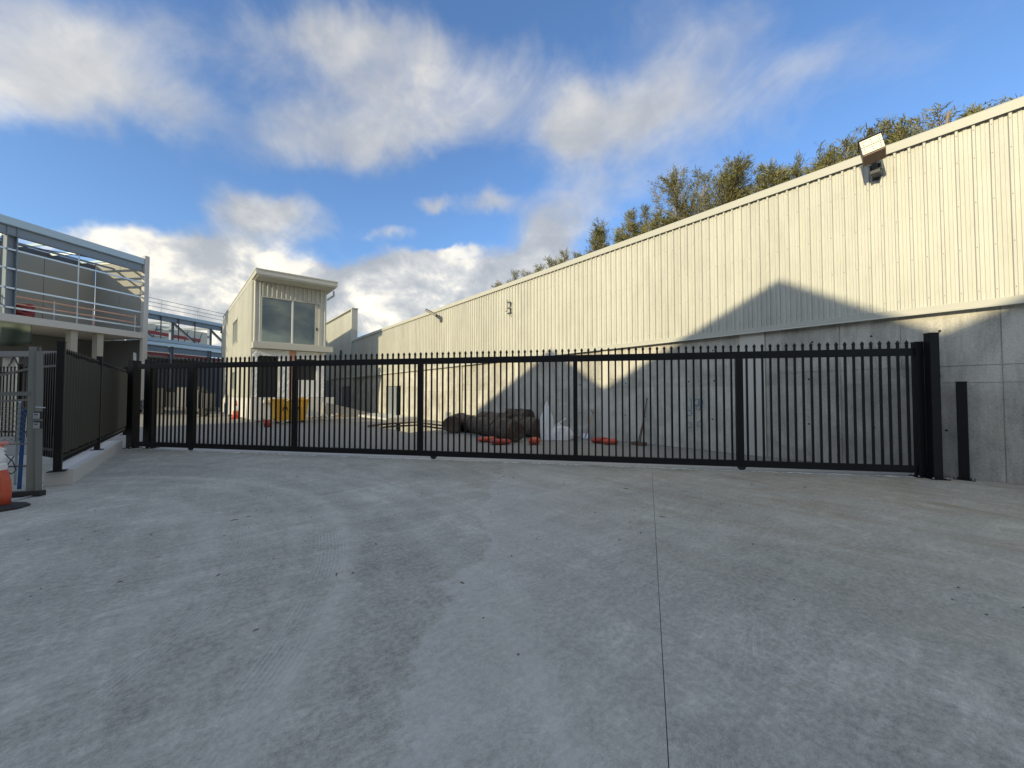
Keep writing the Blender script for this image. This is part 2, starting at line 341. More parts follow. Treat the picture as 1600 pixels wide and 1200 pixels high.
# ---------------------------------------------------------------- mesh helpers
class MB:
    def __init__(s): s.v = []; s.f = []
    def add(s, vs, fs):
        o = len(s.v); s.v += [tuple(v) for v in vs]; s.f += [tuple(i + o for i in f) for f in fs]; return s
    def box(s, x0, y0, z0, x1, y1, z1, M=None):
        vs = [Vector(p) for p in ((x0, y0, z0), (x1, y0, z0), (x1, y1, z0), (x0, y1, z0), (x0, y0, z1), (x1, y0, z1), (x1, y1, z1), (x0, y1, z1))]
        if M: vs = [M @ v for v in vs]
        return s.add(vs, [(0, 3, 2, 1), (4, 5, 6, 7), (0, 1, 5, 4), (1, 2, 6, 5), (2, 3, 7, 6), (3, 0, 4, 7)])
    def prism(s, poly, vec):
        """closed flat polygon pushed along vec"""
        n = len(poly); vec = Vector(vec); a = [Vector(p) for p in poly]; b = [p + vec for p in a]
        return s.add(a + b, [tuple(range(n))[::-1], tuple(range(n, 2 * n))] + [(i, (i + 1) % n, n + (i + 1) % n, n + i) for i in range(n)])
    def beam(s, p, q, w, h, up=(0, 0, 1)):
        """rectangular bar p->q, w across, h along up"""
        p = Vector(p); q = Vector(q); d = (q - p).normalized(); up = Vector(up)
        if abs(d.dot(up)) > .98: up = Vector((1, 0, 0)) if abs(d.x) < .9 else Vector((0, 1, 0))
        r = d.cross(up).normalized() * w / 2; u = r.cross(d).normalized() * h / 2
        vs = [p - r - u, p + r - u, p + r + u, p - r + u, q - r - u, q + r - u, q + r + u, q - r + u]
        return s.add(vs, [(0, 3, 2, 1), (4, 5, 6, 7), (0, 1, 5, 4), (1, 2, 6, 5), (2, 3, 7, 6), (3, 0, 4, 7)])
    def ibeam(s, p, q, w, h, t=.02, up=(0, 0, 1)):
        p = Vector(p); q = Vector(q); d = (q - p).normalized(); up = Vector(up)
        if abs(d.dot(up)) > .98: up = Vector((1, 0, 0))
        r = d.cross(up).normalized(); u = r.cross(d).normalized()
        for o in (-1, 1): s.beam(p + u * o * (h / 2 - t / 2), q + u * o * (h / 2 - t / 2), w, t, u)
        return s.beam(p, q, t, h - 2 * t - .004, u)
    def tube(s, pts, r, n=8, cap=True):
        pts = [Vector(p) for p in pts]; o = len(s.v); rs = r if isinstance(r, (list, tuple)) else [r] * len(pts)
        prev = None
        for i, p in enumerate(pts):
            d = (pts[min(i + 1, len(pts) - 1)] - pts[max(i - 1, 0)]).normalized()
            if prev is None:
                a = d.cross(Vector((0, 0, 1)) if abs(d.z) < .9 else Vector((1, 0, 0))).normalized()
            else: a = (prev - d * prev.dot(d)).normalized()
            prev = a; b = d.cross(a)
            for k in range(n):
                t = 2 * PI * k / n; s.v.append(tuple(p + (a * math.cos(t) + b * math.sin(t)) * rs[i]))
        for i in range(len(pts) - 1):
            for k in range(n):
                s.f.append((o + i * n + k, o + i * n + (k + 1) % n, o + (i + 1) * n + (k + 1) % n, o + (i + 1) * n + k))
        if cap:
            s.f.append(tuple(o + k for k in range(n))[::-1]); s.f.append(tuple(o + (len(pts) - 1) * n + k for k in range(n)))
        return s
    def lathe(s, prof, n=20, M=None):
        o = len(s.v)
        for (r, z) in prof:
            for k in range(n):
                v = Vector((r * math.cos(2 * PI * k / n), r * math.sin(2 * PI * k / n), z)); s.v.append(tuple(M @ v if M else v))
        for i in range(len(prof) - 1):
            for k in range(n): s.f.append((o + i * n + k, o + i * n + (k + 1) % n, o + (i + 1) * n + (k + 1) % n, o + (i + 1) * n + k))
        s.f.append(tuple(o + k for k in range(n))[::-1]); s.f.append(tuple(o + (len(prof) - 1) * n + k for k in range(n)))
        return s
    def mesh(s, name, m, smooth=False):
        me = bpy.data.meshes.new(name); me.from_pydata(s.v, [], s.f); me.materials.append(m); me.update()
        bm = bmesh.new(); bm.from_mesh(me); bmesh.ops.recalc_face_normals(bm, faces=bm.faces); bm.to_mesh(me); bm.free()
        if smooth: me.polygons.foreach_set('use_smooth', [True] * len(me.polygons))
        return me
    def build(s, name, m, parent=None, smooth=False, bevel=0, loc=None, kind=None):
        o = bpy.data.objects.new(name, s.mesh(name, m, smooth)); COL.objects.link(o)
        if parent is not None: o.parent = parent
        if loc is not None: o.location = loc
        if bevel:
            b = o.modifiers.new('bevel', 'BEVEL'); b.width = bevel; b.segments = 2; b.limit_method = 'ANGLE'
        if kind: o['kind'] = kind
        return o
def inst(me, name, parent=None, loc=(0, 0, 0), rot=(0, 0, 0), scale=None):
    o = bpy.data.objects.new(name, me); COL.objects.link(o); o.location = loc; o.rotation_euler = rot
    if scale: o.scale = scale
    if parent is not None: o.parent = parent
    return o
def thing(name, label, cat, group=None, loc=(0, 0, 0), rz=0):
    o = bpy.data.objects.new(name, None); COL.objects.link(o); o.empty_display_size = .2
    o.location = loc; o.rotation_euler = (0, 0, rz); return tag(o, label, cat, group)
def tag(o, label, cat, group=None):
    o['label'] = label; o['category'] = cat
    if group: o['group'] = group
    return o
def struct(mb, name, m, **k):
    o = mb.build(name, m, **k); o['kind'] = 'structure'; return o

# ================================================================ GROUND
WN = 10.7                                    # the long wall stands on the plane x = 10.7
struct(MB().add([(-400, -400, -.04), (400, -400, -.04), (400, 400, -.04), (-400, 400, -.04)], [(0, 1, 2, 3)]), 'ground', EARTH)
GR = Vector((10.42, .62, 0)); GL = Vector((-1.5, 15.2, 0))       # gate line, right and left ends
gd = (GL - GR).normalized(); gn = Vector((-gd.y, gd.x, 0))
if gn.dot(FW) < 0: gn = -gn
j0 = G(1019, 742); j1 = G(1045, 1200); jd = (j1 - j0).normalized()
jt = (GR - j0).dot(gn) / jd.dot(gn); jA = j0 + jd * jt; jB = j1 + jd * 26
jn = Vector((-jd.y, jd.x, 0)); jn = jn if jn.dot(RT) > 0 else -jn
def slab(name, poly, top, m, th=.15):
    return struct(MB().prism([Vector((p.x, p.y, top)) for p in poly], (0, 0, -th)), name, m)
wp = lambda x, y: Vector((x, y, 0))
slab('driveway', [jA + jn * .002, wp(10.69, .36), wp(10.69, -40), jB + jn * .002], 0, DRIVE)
slab('driveway', [jA - jn * .002, jB - jn * .002, wp(-40, -40), wp(-40, 15.2), GL + gn * 0], 0, DRIVE)
yg0 = GR + gn * .35; yg1 = GL + gn * .35
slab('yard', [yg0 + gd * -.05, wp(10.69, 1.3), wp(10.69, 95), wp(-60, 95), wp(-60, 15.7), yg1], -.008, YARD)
struct(MB().beam(GR + gn * .17 + UP * -.022, GL + gn * .17 + UP * -.022, .352, .05), 'gate_sill', PLINTH)

gt = MB(); rg = random.Random(21); ga0 = math.atan2(gd.y, gd.x)
for _ in range(240):
    x, y = rg.uniform(-1.5, 10.4), rg.uniform(-3, 9); p_ = Vector((x, y, 0))
    if (p_ - GR).dot(gn) > -.15 or p_.length < 1.2: continue
    a_ = rg.uniform(0, 6.3); r_ = rg.uniform(.003, .011); e_ = rg.choice((1, 1, 1, 2.5, 5))
    M_ = Matrix.Translation(p_) @ Matrix.Rotation(a_, 4, 'Z')
    gt.add([M_ @ Vector(v) for v in ((-r_ * e_, -r_, .0003), (r_ * e_, -r_ * .8, .0003), (r_ * e_ * .9, r_, .0003), (-r_ * e_, r_ * .8, .0003), (0, 0, r_ * .9 + .001))], [(0, 1, 4), (1, 2, 4), (2, 3, 4), (3, 0, 4), (0, 3, 2, 1)])
rs = MB()
for _ in range(420):
    t_q = rg.random(); p_ = GR.lerp(GL, t_q) - gn * (.05 + rg.gauss(0, .022)); r_ = rg.uniform(.006, .02); e_ = rg.uniform(1, 6)
    M_ = Matrix.Translation(p_) @ Matrix.Rotation(ga0 + rg.gauss(0, .12), 4, 'Z')
    rs.add([M_ @ Vector(v) for v in ((-r_ * e_, -r_ * .4, .0003), (0, -r_, .0003), (r_ * e_, 0, .0003), (0, r_, .0003), (0, 0, .004))], [(0, 1, 4), (1, 2, 4), (2, 3, 4), (3, 0, 4), (0, 3, 2, 1)])
rs_ = rs.build('mortar_residue', mat('mortar_residue', (.74, .73, .68), .9, 0, .15, 20, 0)); rs_['kind'] = 'stuff'; tag(rs_, 'white mortar crumbs spilt along the foot of the sliding gate', 'residue')
gr_ = gt.build('grit', mat('grit', (.12, .10, .08), .9, 0, .3, 20, 0)); gr_['kind'] = 'stuff'; tag(gr_, 'loose grit and twigs scattered over the driveway', 'grit')

# ================================================================ LONG WALL
wall = thing('boundary_wall', 'tall long wall of board marked concrete below and cream ribbed metal cladding above', 'wall', loc=(WN, 0, 0))
def wpart(mb, name, m, **k):                # coordinates given in world, shifted into the wall's own frame
    mb.v = [(x - WN, y, z) for x, y, z in mb.v]
    return mb.build(name, m, wall, **k)
U0, U1, UEND = -9.0, 34.5, 36.0
joints = [-9, -6.4, -3.8, -1.4, -.2, 1.95, 3.36, 3.93, 5.8, 7.98, 8.28, 10.4, 12.6, 12.9, 15, 17.3, 17.55, 19.7, 21.9, 22.15, 24.9]
T = .014
for i in range(len(joints) - 1):
    a, b = joints[i] + T / 2, joints[i + 1] - T / 2
    pr = -.03 if b - a < .65 else 0
    if pr: wpart(MB().box(WN + pr, a, 0, WN + .25, b, 3.14), 'pier', PIERM); continue
    wpart(MB().box(WN, a, 0, WN + .25, b, 1.715), 'concrete_panel', CONC)
    wpart(MB().box(WN + .003, a, 1.725, WN + .25, b, 2.02), 'concrete_panel', CONC)
    if a < 1 < b:
        wpart(MB().box(WN, a, 2.03, WN + .25, 1.02, 3.14), 'concrete_panel', CONC)
        wpart(MB().box(WN, 1.03, 2.03, WN + .25, b, 3.14), 'concrete_panel', CONC)
    else: wpart(MB().box(WN, a, 2.03, WN + .25, b, 3.14), 'concrete_panel', CONC)
for (a_, b_2) in ((joints[0], 24.9), (28.51, 43)):
    wpart(MB().box(WN + .018, a_, 0.002, WN + .2, b_2, 3.13), 'joint_backing', CONC)
# door bay
wpart(MB().box(WN, 24.906, 2.13, WN + .25, 28.5, 3.14), 'concrete_panel', CONC)
wpart(MB().box(WN, 24.906, 0, WN + .25, 25.2, 2.125), 'concrete_panel', CONC)
wpart(MB().box(WN, 27.9, 0, WN + .25, 28.5, 2.125), 'concrete_panel', CONC)
dl = wpart(MB().box(WN + .05, 26.15, .02, WN + .09, 27.85, 2.11), 'door', GALV)
dl2 = wpart(MB().beam((WN - .32, 25.24, 1.06), (WN + .06, 26.0, 1.06), .045, 2.08), 'door', GALV)
wpart(MB().box(WN + .2, 25.2, 0, WN + .24, 26.15, 2.125), 'door_opening', DARKIN)
for k in range(6):
    a = 28.51 + k * 7.3 / 3; wpart(MB().box(WN, a, 0, WN + .25, a + 7.3 / 3 - T, 3.14), 'concrete_panel', CONC)
wpart(MB().box(WN + .255, U0, 0, WN + .30, 43, 3.3), 'backing', RAWC)
# ribbed sheets, 0.8 m cover
def sheet_mesh(z0, z1, n=4, p=.2):
    prof = []
    for k in range(n):
        o = k * p
        prof += [(o, 0), (o + .010, -.046), (o + .042, -.046), (o + .056, 0), (o + .094, 0), (o + .100, -.013), (o + .146, -.013), (o + .154, 0)]
    prof.append((n * p, 0))
    mb = MB()
    for (u, d) in prof: mb.v += [(d, u, z0), (d, u, z1)]
    for i in range(len(prof) - 1): mb.f.append((2 * i, 2 * i + 2, 2 * i + 3, 2 * i + 1))
    return mb
CZ0, CZ1 = 3.10, 6.34
sm = sheet_mesh(CZ0, CZ1).mesh('cladding_sheet', CLAD)
ns = int((UEND - U0) / .8)
for k in range(ns): inst(sm, 'cladding_sheet', wall, (-.06, U0 + k * .8, 0))
UE = U0 + ns * .8
wpart(MB().box(WN - .055, U0, 3.3, WN - .005, UE, 6.3), 'girt_backing', DARKIN)
cap = MB()
cap.prism([(WN - .14, U0, 6.30), (WN - .14, U0, 6.46), (WN - .115, U0, 6.49), (WN + .30, U0, 6.49), (WN + .30, U0, 6.40), (WN - .122, U0, 6.40), (WN - .122, U0, 6.30)], (0, UE - U0, 0))
wpart(cap, 'capping', TRIM)
fl = MB()
fl.prism([(WN - .115, U0, 3.16), (WN - .115, U0, 3.05), (WN - .14, U0, 3.03), (WN - .14, U0, 3.02), (WN - .094, U0, 3.04), (WN + .0, U0, 3.06), (WN + .0, U0, 3.10), (WN - .062, U0, 3.10), (WN - .062, U0, 3.16)], (0, UE - U0, 0))
wpart(fl, 'bottom_flashing', TRIM)
wpart(MB().box(WN - .004, U0, 3.145, WN + .25, UE, 6.33), 'wall_core', RAWC)
sc = MB()
for k in range(int((16 - U0) / .2)):
    for z in (3.32, 4.1, 4.9, 5.7, 6.2):
        y = U0 + k * .2 + .027; sc.box(WN - .112, y - .006, z - .006, WN - .1045, y + .006, z + .006)
wpart(sc, 'screw_heads', BROWN, kind='stuff')
th = MB().lathe([(.022, 0), (.022, .004), (.014, .0045)], 10, Matrix.Rotation(-PI / 2, 4, 'Y')).mesh('tie_hole', DARKIN)
for u in (-3, -1.9, -.85, .45, 1.5, 2.5, 4.6, 5.3, 6.6, 7.4, 9.2, 11.5, 13.6, 14.5, 16.2, 18.6, 21):
    for z in (.85, 1.87, 2.7): inst(th, 'tie_hole', wall, (-.001, u + random.uniform(-.08, .08), z + random.uniform(-.02, .02)))
# blue spray-can scrawl on the concrete: strokes with a little body
sp = MB()
def stroke(pts, mb=sp):
    mb.tube([(WN - .003, p[0], p[1]) for p in pts], .011, 5)
def oval(u, z, a, b): return [(u + a * math.cos(t * PI / 7), z + b * math.sin(t * PI / 7)) for t in range(15)]
q = lambda x, y: (lambda p: (p.y, p.z))(atn(x, y, WN))
stroke([q(1080, 623), q(1080.5, 634), q(1080, 639)])
u_, z_ = q(1089, 629); stroke(oval(u_, z_, .07, .10)); u_, z_ = q(1095, 628); stroke(oval(u_, z_, .06, .10))
u_, z_ = q(1091, 636); stroke(oval(u_, z_, .06, .08))
stroke([q(1075, 641), q(1081, 642), q(1081, 648), q(1078, 650), q(1075, 649)])
stroke([q(1074, 660), q(1080, 661), q(1080, 668), q(1075, 669)])
stroke([q(1096, 658), q(1090, 660), q(1089, 665), q(1095, 667)])
wpart(sp, 'spray_marking', SPRAY)
dp = MB().tube([(WN - .05, 17.28, .05), (WN - .05, 17.28, 3.0)], .04, 10)
wpart(dp, 'downpipe', TRIM, smooth=True)
wpart(MB().box(WN - .16, 18.4, 0, WN, 18.75, .55), 'service_box', GALV)

# taller parapet block further along the wall line
tb = thing('parapet_building', 'cream parapet wall standing taller beyond the far end of the long wall', 'building', loc=(WN, 36, 0))
def rel(mb, o): mb.v = [(x - o.location.x, y - o.location.y, z - o.location.z) for x, y, z in mb.v]; return mb
sm2 = sheet_mesh(3.1, 9.1, 4, .3).mesh('cladding_sheet', CLAD)
for k in range(9): inst(sm2, 'cladding_sheet', tb, (-.06, .25 + k * 1.2, 0))
rel(MB().box(WN - .1, 36.0, 3.1, WN + .42, 36.24, 9.28), tb).build('corner_post', TRIM, tb)
rel(MB().box(WN - .12, 35.95, 9.29, WN + .46, 47.3, 9.40), tb).build('capping', TRIM, tb)
rel(MB().box(WN - .05, 36.25, 3.15, WN + .40, 47.2, 9.1), tb).build('wall_core', CREAMR, tb)
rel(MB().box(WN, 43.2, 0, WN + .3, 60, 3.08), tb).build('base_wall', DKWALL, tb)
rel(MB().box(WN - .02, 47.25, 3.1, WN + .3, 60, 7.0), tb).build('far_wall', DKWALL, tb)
for k, y in enumerate((36.8, 37.9)):
    d = rel(MB().box(WN - .05, y, .05, WN - .005, y + 1.05, 2.3), tb).build('door', DKWALL, tb)
    h = rel(MB().box(WN - .09, y + (.85 if k == 0 else .12), 1.25, WN - .055, y + (.95 if k == 0 else .22), 1.7), tb).build('handle', WHITE, d)
wl = thing('wall_box', 'small black wall lamp above a white box on shaded wall beyond the tower', 'wall fitting', loc=(WN - .1, 39.1, 4.6))
MB().box(-.12, -.12, 0, .02, .12, 1.2).build('lamp', BLACK, wl)
MB().box(-.12, -.9, -.35, .02, -.4, .25).build('box', WHITE, wl)

# ================================================================ FITTINGS ON THE WALL
# big floodlight near the top right
c0 = atn(1363, 234, WN - .62)
fd = thing('floodlight', 'large square twin panel floodlight on brown housing at the wall top', 'floodlight', loc=c0)
M = Matrix.Rotation(R(6), 4, 'Z') @ Matrix.Rotation(R(16), 4, 'Y') @ Matrix.Rotation(R(-9), 4, 'X')
MB().box(-.13, -.165, -.19, .16, .165, .19, M).build('housing', BROWN, fd, bevel=.02)
for z in (-.165, .01):
    pn = MB().box(-.15, -.155, z, -.132, .155, z + .16, M).build('lens_panel', LEDM, fd)
    dots = MB()
    for yy in (-.11, 0, .11):
        for zz in (.045, .115): dots.box(-.156, yy - .008, z + zz - .008, -.1505, yy + .008, z + zz + .008, M)
    dots.build('led', BROWN, pn, kind='stuff')
MB().box(-.17, -.175, .19, .17, .175, .205, M).build('visor', DKBAND, fd)
br_ = MB(); br_.beam((.12, 0, -.16), (.3, .0, -.30), .08, .05); br_.box(.25, -.07, -.36, .57, .07, -.30)
for k in range(4): br_.box(.26, -.08, -.29 + k * .03, .40, .08, -.275 + k * .03)
br_.box(.53, -.08, -.40, .56, .08, -.2); br_.build('bracket', DKBAND, fd)
# small lamp further along
c1 = atn(684, 494, WN - .25)
sl = thing('area_light', 'small slim lamp head angled out over the far cladding top edge', 'lamp', loc=c1)
h0 = Vector((0, 0, 0)); h1 = Vector((-.62, .28, .34))
MB().beam(h0, h1, .38, .05, (.4, -.1, .9)).build('lamp_head', DKBAND, sl, bevel=.015)
MB().beam(h0 + Vector((-.12, .05, .03)), h1 + Vector((.02, -.01, -.045)), .32, .03, (.4, -.1, .9)).build('lens', LEDM, sl)
MB().beam((.02, -.02, -.02), (.2, -.15, -.2), .2, .18).box(.12, -.3, -.34, .2, .0, -.1).build('bracket', DKBAND, sl)
# aerial bracket
c2 = atn(797, 481, WN - .12)
ae = thing('aerial_bracket', 'small dark wall bracket with rods on the cream cladding', 'bracket', loc=c2)
a1 = MB(); a1.tube([(0, .24, .42), (0, .2, .3), (0, .2, -.05), (0, .32, -.12)], .012, 6); a1.build('mast', DKBAND, ae)
for z in (.26, .0):
    k_ = MB(); k_.tube([(0, .2, z + .02), (-.1, -.12, z - .02)], .018, 6); k_.tube([(0, -.02, z), (0, -.02, z - .22)], .022, 6)
    k_.tube([(-.1, -.12, z - .02), (0, -.02, z - .15)], .018, 6); k_.build('arm', DKBAND, ae)
MB().tube([(0, .2, -.22), (-.05, -.13, -.22), (-.05, -.05, -.33), (-.02, 0, -.36)], .022, 6).build('foot', DKBAND, ae)

# ================================================================ TREES BEHIND THE WALL
def make_tree(px, py, rad, n, dens, label, seed, sparse=False):
    rnd = random.Random(seed)
    top = atn(px, py, n); H = atn(px, py, n - .26 * rad).z; base = Vector((top.x, top.y, 0))
    t = thing('pine_tree', label, 'tree', 'feathery trees behind the long wall', loc=base)
    tr = MB(); lv = MB()
    pts = [Vector((0, 0, 0))]; k = 7
    for i in range(1, k + 1):
        z = H * .96 * i / k; pts.append(Vector((rnd.uniform(-.12, .12) * i / 3, rnd.uniform(-.12, .12) * i / 3, z)))
    tr.tube(pts, [.16 * (1 - i / (k + .6)) + .012 for i in range(k + 1)], 7)
    def tuft(p, d, m):
        for _ in range(m):
            a = (d * 1.1 + Vector((rnd.gauss(0, .5), rnd.gauss(0, .5), rnd.gauss(0.15, .45)))).normalized()
            ln = rnd.uniform(.07, .19); w = rnd.uniform(.006, .013)
            q = p + Vector((rnd.gauss(0, .06), rnd.gauss(0, .06), rnd.gauss(0, .06)))
            s_ = a.cross(Vector((rnd.gauss(0, 1), rnd.gauss(0, 1), rnd.gauss(0, 1)))).normalized() * w
            o = len(lv.v); e = q + a * ln - Vector((0, 0, ln * .12))
            lv.v += [tuple(q - s_), tuple(q + s_), tuple(e + s_ * .5), tuple(e - s_ * .5)]; lv.f.append((o, o + 1, o + 2, o + 3))
    nlead = 4 if sparse else 5 + int(3 * dens)
    for q_ in range(nlead):
        az = rnd.random() * 2 * PI; zb = H - rnd.uniform(2.6, 4.2)
        j = min(int(zb / (H * .96) * k), k - 1); b0 = pts[j]; b0 = Vector((b0.x, b0.y, zb))
        reach = 0 if q_ == 0 else rad * rnd.uniform(.45, 1.0)
        tipz = H - .15 - (0 if q_ == 0 else (reach / rad) ** 1.3 * rnd.uniform(.3, 1.5))
        tip = Vector((math.cos(az) * reach, math.sin(az) * reach, tipz))
        n_s = 9; lp = []
        for i in range(n_s + 1):
            f = i / n_s; p = b0.lerp(tip, f); bow = math.sin(f * PI) * .22 * reach
            lp.append(p + Vector((math.cos(az) * bow + rnd.gauss(0, .03), math.sin(az) * bow + rnd.gauss(0, .03), -bow * .4)))
        tr.tube(lp, [.032 * (1 - f / (n_s + 1)) + .004 for f in range(n_s + 1)], 5, False)
        ax = (tip - b0).normalized()
        for i in range(2, n_s + 1):
            f = i / n_s
            for _ in range(int((5 if not sparse else 3) * dens + 1.5)):
                a2 = rnd.random() * 2 * PI
                d = (ax * rnd.uniform(.35, 1.0) + Vector((math.cos(a2), math.sin(a2), rnd.uniform(-.1, .5))) * rnd.uniform(.6, 1.1)).normalized()
                ln = rad * (.20 + .42 * (1 - f)) * rnd.uniform(.5, 1.25)
                b = lp[i].lerp(lp[i - 1], rnd.random()); e = b + d * ln + Vector((0, 0, .08 * ln))
                if e.z > H: continue
                tr.tube([b, e], [.009, .003], 3, False)
                for g in (.3, .55, .8, 1.0): tuft(b.lerp(e, g), d, 8 if not sparse else 5)
    tr.build('trunk', BARK, t, smooth=True)
    lv.build('crown', LEAF, t)
    return t
TREES = [(1590, 150, 1.0, 13.6, 1.0, 'low spreading tree peeking over the wall at the far right edge'),
         (1528, 172, .8, 13.8, .8, 'low thin shrubby tree between the far right tree and a bushy one'),
         (1466, 158, .8, 14.0, 1.0, 'rounded bushy tree right of the floodlight'),
         (1388, 174, .75, 14.4, .8, 'wispy tree rising just behind the floodlight'),
         (1322, 204, 1.0, 14.8, 1.1, 'twin topped tree immediately left of the floodlight'),
         (1240, 243, 1.1, 15.0, 1.1, 'dense tree left of the twin topped tree'),
         (1185, 260, 1.0, 15.2, 1.0, 'low olive tree right of the tallest tree'),
         (1102, 258, 1.8, 15.6, 1.7, 'tallest and densest olive tree over the middle of the wall'),
         (1058, 258, 1.2, 16.4, .9, 'sparse open branched tree beside the tallest tree'),
         (1008, 316, 1.0, 15.8, 1.1, 'small round tree left of the sparse tree'),
         (937, 350, 1.4, 16.0, 1.3, 'isolated compact tree with clear sky both sides'),
         (882, 387, 1.25, 16.4, 1.2, 'small tree third from the far end of the row'),
         (842, 408, 1.4, 16.8, 1.0, 'low straggly tree second from the far end of the row'),
         (797, 434, 1.1, 17.0, .8, 'tiny tree top farthest along the wall'),
         (1280, 240, 1.2, 15.8, 1.0, 'darker tree filling the gap between the dense tree and the twin topped tree'),
         (1150, 290, 1.2, 15.0, .9, 'low bush under the right side of the tallest tree'),
         (1038, 330, 1.1, 15.4, 1.0, 'low bush in front of the sparse open branched tree'),
         (910, 392, .9, 16.2, .9, 'low bush just left of the isolated compact tree'),
         (1430, 212, .5, 14.6, .6, 'low scrubby tree right of the floodlight, below its neighbours')]
for i, (px, py, r_, n_, de, lb) in enumerate(TREES):
    make_tree(px, py, r_ * 1.3, n_, de, lb, 40 + i, i == 8)

# ================================================================ SLIDING GATE
GLn = (GL - GR).length; ga = math.atan2(gd.y, gd.x)
gate = thing('sliding_gate', 'long black steel sliding gate with spear topped pickets across the driveway', 'gate', loc=GR, rz=ga)
def picket_mesh(z0, z1, w=.0165):
    mb = MB(); mb.box(-w, -w, z0, w, w, z1 - .085)
    a, b, c, d = z1 - .085, z1 - .055, z1 - .035, z1
    mb.add([(-w, -w, a), (w, -w, a), (w, w, a), (-w, w, a), (-.029, -.012, b + .002), (.029, -.012, b + .002), (.029, .012, b + .002), (-.029, .012, b + .002), (0, 0, d)],
           [(0, 1, 5, 4), (1, 2, 6, 5), (2, 3, 7, 6), (3, 0, 4, 7), (4, 5, 8), (5, 6, 8), (6, 7, 8), (7, 4, 8)])
    return mb
pk = picket_mesh(.16, 2.52).mesh('picket', BLACK)
def gpos(px):                                 # distance along the gate line seen at photo column px
    d = ray(px, 617); d2 = Vector((d.x, d.y)); det = d2.x * gd.y - d2.y * gd.x
    return (GR.x * d2.y - GR.y * d2.x) / -(gd.x * d2.y - gd.y * d2.x) if True else 0
MB().box(.12, -.035, 2.225, GLn - .3, .035, 2.365).build('top_rail', BLACK, gate, bevel=.004)
MB().box(.12, -.04, .075, GLn - .3, .04, .20).build('bottom_rail', BLACK, gate, bevel=.004)
posts = [(1155, .13), (899, .09), (657, .13), (461, .13), (300, .16)]
for px, w in posts:
    s_ = gpos(px); MB().box(s_ - w / 2, -.038, .195, s_ + w / 2, .038, 2.23).build('stile', BLACK, gate, bevel=.004)
s_ = .22; MB().box(s_ - .05, -.038, .195, s_ + .05, .038, 2.36).build('stile', BLACK, gate)
s_ = gpos(232); MB().box(s_ - .1, -.038, .195, s_ + .1, .038, 2.36).build('stile', BLACK, gate)
pw = sorted([gpos(p[0]) for p in posts] + [.22, gpos(232), GLn - .4])
for a_, b_2 in zip(pw[:-1], pw[1:]):
    n_ = max(2, round((b_2 - a_) / .1405))
    for i in range(1, n_): inst(pk, 'picket', gate, (a_ + (b_2 - a_) * i / n_, 0, 0))
for a_ in pw[1:-1]: inst(pk, 'picket', gate, (a_, 0, 0))
wh = MB().lathe([(.035, -.02), (.075, -.02), (.075, .02), (.035, .02)], 16, Matrix.Rotation(PI / 2, 4, 'X')).mesh('wheel', BLACKR)
for px in (300, 678, 1157):
    s_ = gpos(px); w_ = inst(wh, 'wheel', gate, (s_, 0, .078))
    MB().box(s_ - .1, -.045, .08, s_ + .1, -.024, .135).build('wheel_bracket', BLACK, gate)
# guide track on the sill
struct(MB().beam(GR + gd * .3 + UP * .002, GL - gd * .3 + UP * .002, .05, .012), 'gate_track', GALV)
# posts that catch and guide the gate
def post(name, label, p, w, h, d=None, group=None, plate=True, rz=0):
    t = thing(name, label, 'post', group, loc=p, rz=rz); d = d or w
    MB().box(-w / 2, -d / 2, .01, w / 2, d / 2, h).build('shaft', BLACK, t, bevel=.004)
    MB().box(-w / 2 - .006, -d / 2 - .006, h, w / 2 + .006, d / 2 + .006, h + .018).build('cap', BLACK, t, bevel=.004)
    if plate:
        MB().box(-w / 2 - .06, -d / 2 - .06, 0, w / 2 + .06, d / 2 + .06, .014).build('base_plate', BLACK, t)
        for a in (-1, 1):
            for b in (-1, 1):
                MB().lathe([(.012, .014), (.012, .035), (.006, .04)], 8, Matrix.Translation((a * (w / 2 + .035), b * (d / 2 + .035), 0))).build('bolt', GALV, t)
    return t
post('gate_post', 'taller square black post closing the right end of the gate against the concrete wall', GR + Vector((-.06, -.16, 0)) + gd * .17, .14, 2.6, rz=ga)
post('gate_post', 'slightly shorter black catch post tight behind the gate end', GR + Vector((-.16, .14, 0)) + gn * .02, .12, 2.46, rz=ga)
post('bollard', 'chest high square black post standing free against the concrete wall', G(1507, 749) + Vector((-.02, 0, 0)), .13, 1.72)
gl = G(207, 700)
post('gate_post', 'thick black post at the left end of the gate beside the plinth', Vector((gl.x, gl.y, 0)), .2, 2.45, rz=ga)
post('gate_post', 'black guide post standing just behind the left end of the gate', GL - gd * .55 + gn * .16, .16, 2.42, rz=ga)
hb = thing('gate_guide_bracket', 'small steel hoop bracket on top of the left gate post', 'bracket', loc=(gl.x, gl.y, 2.47))
MB().tube([(0, -.25, 0), (0, -.25, .2), (0, .1, .2), (0, .1, 0)], .018, 6).build('hoop', GALV, hb)

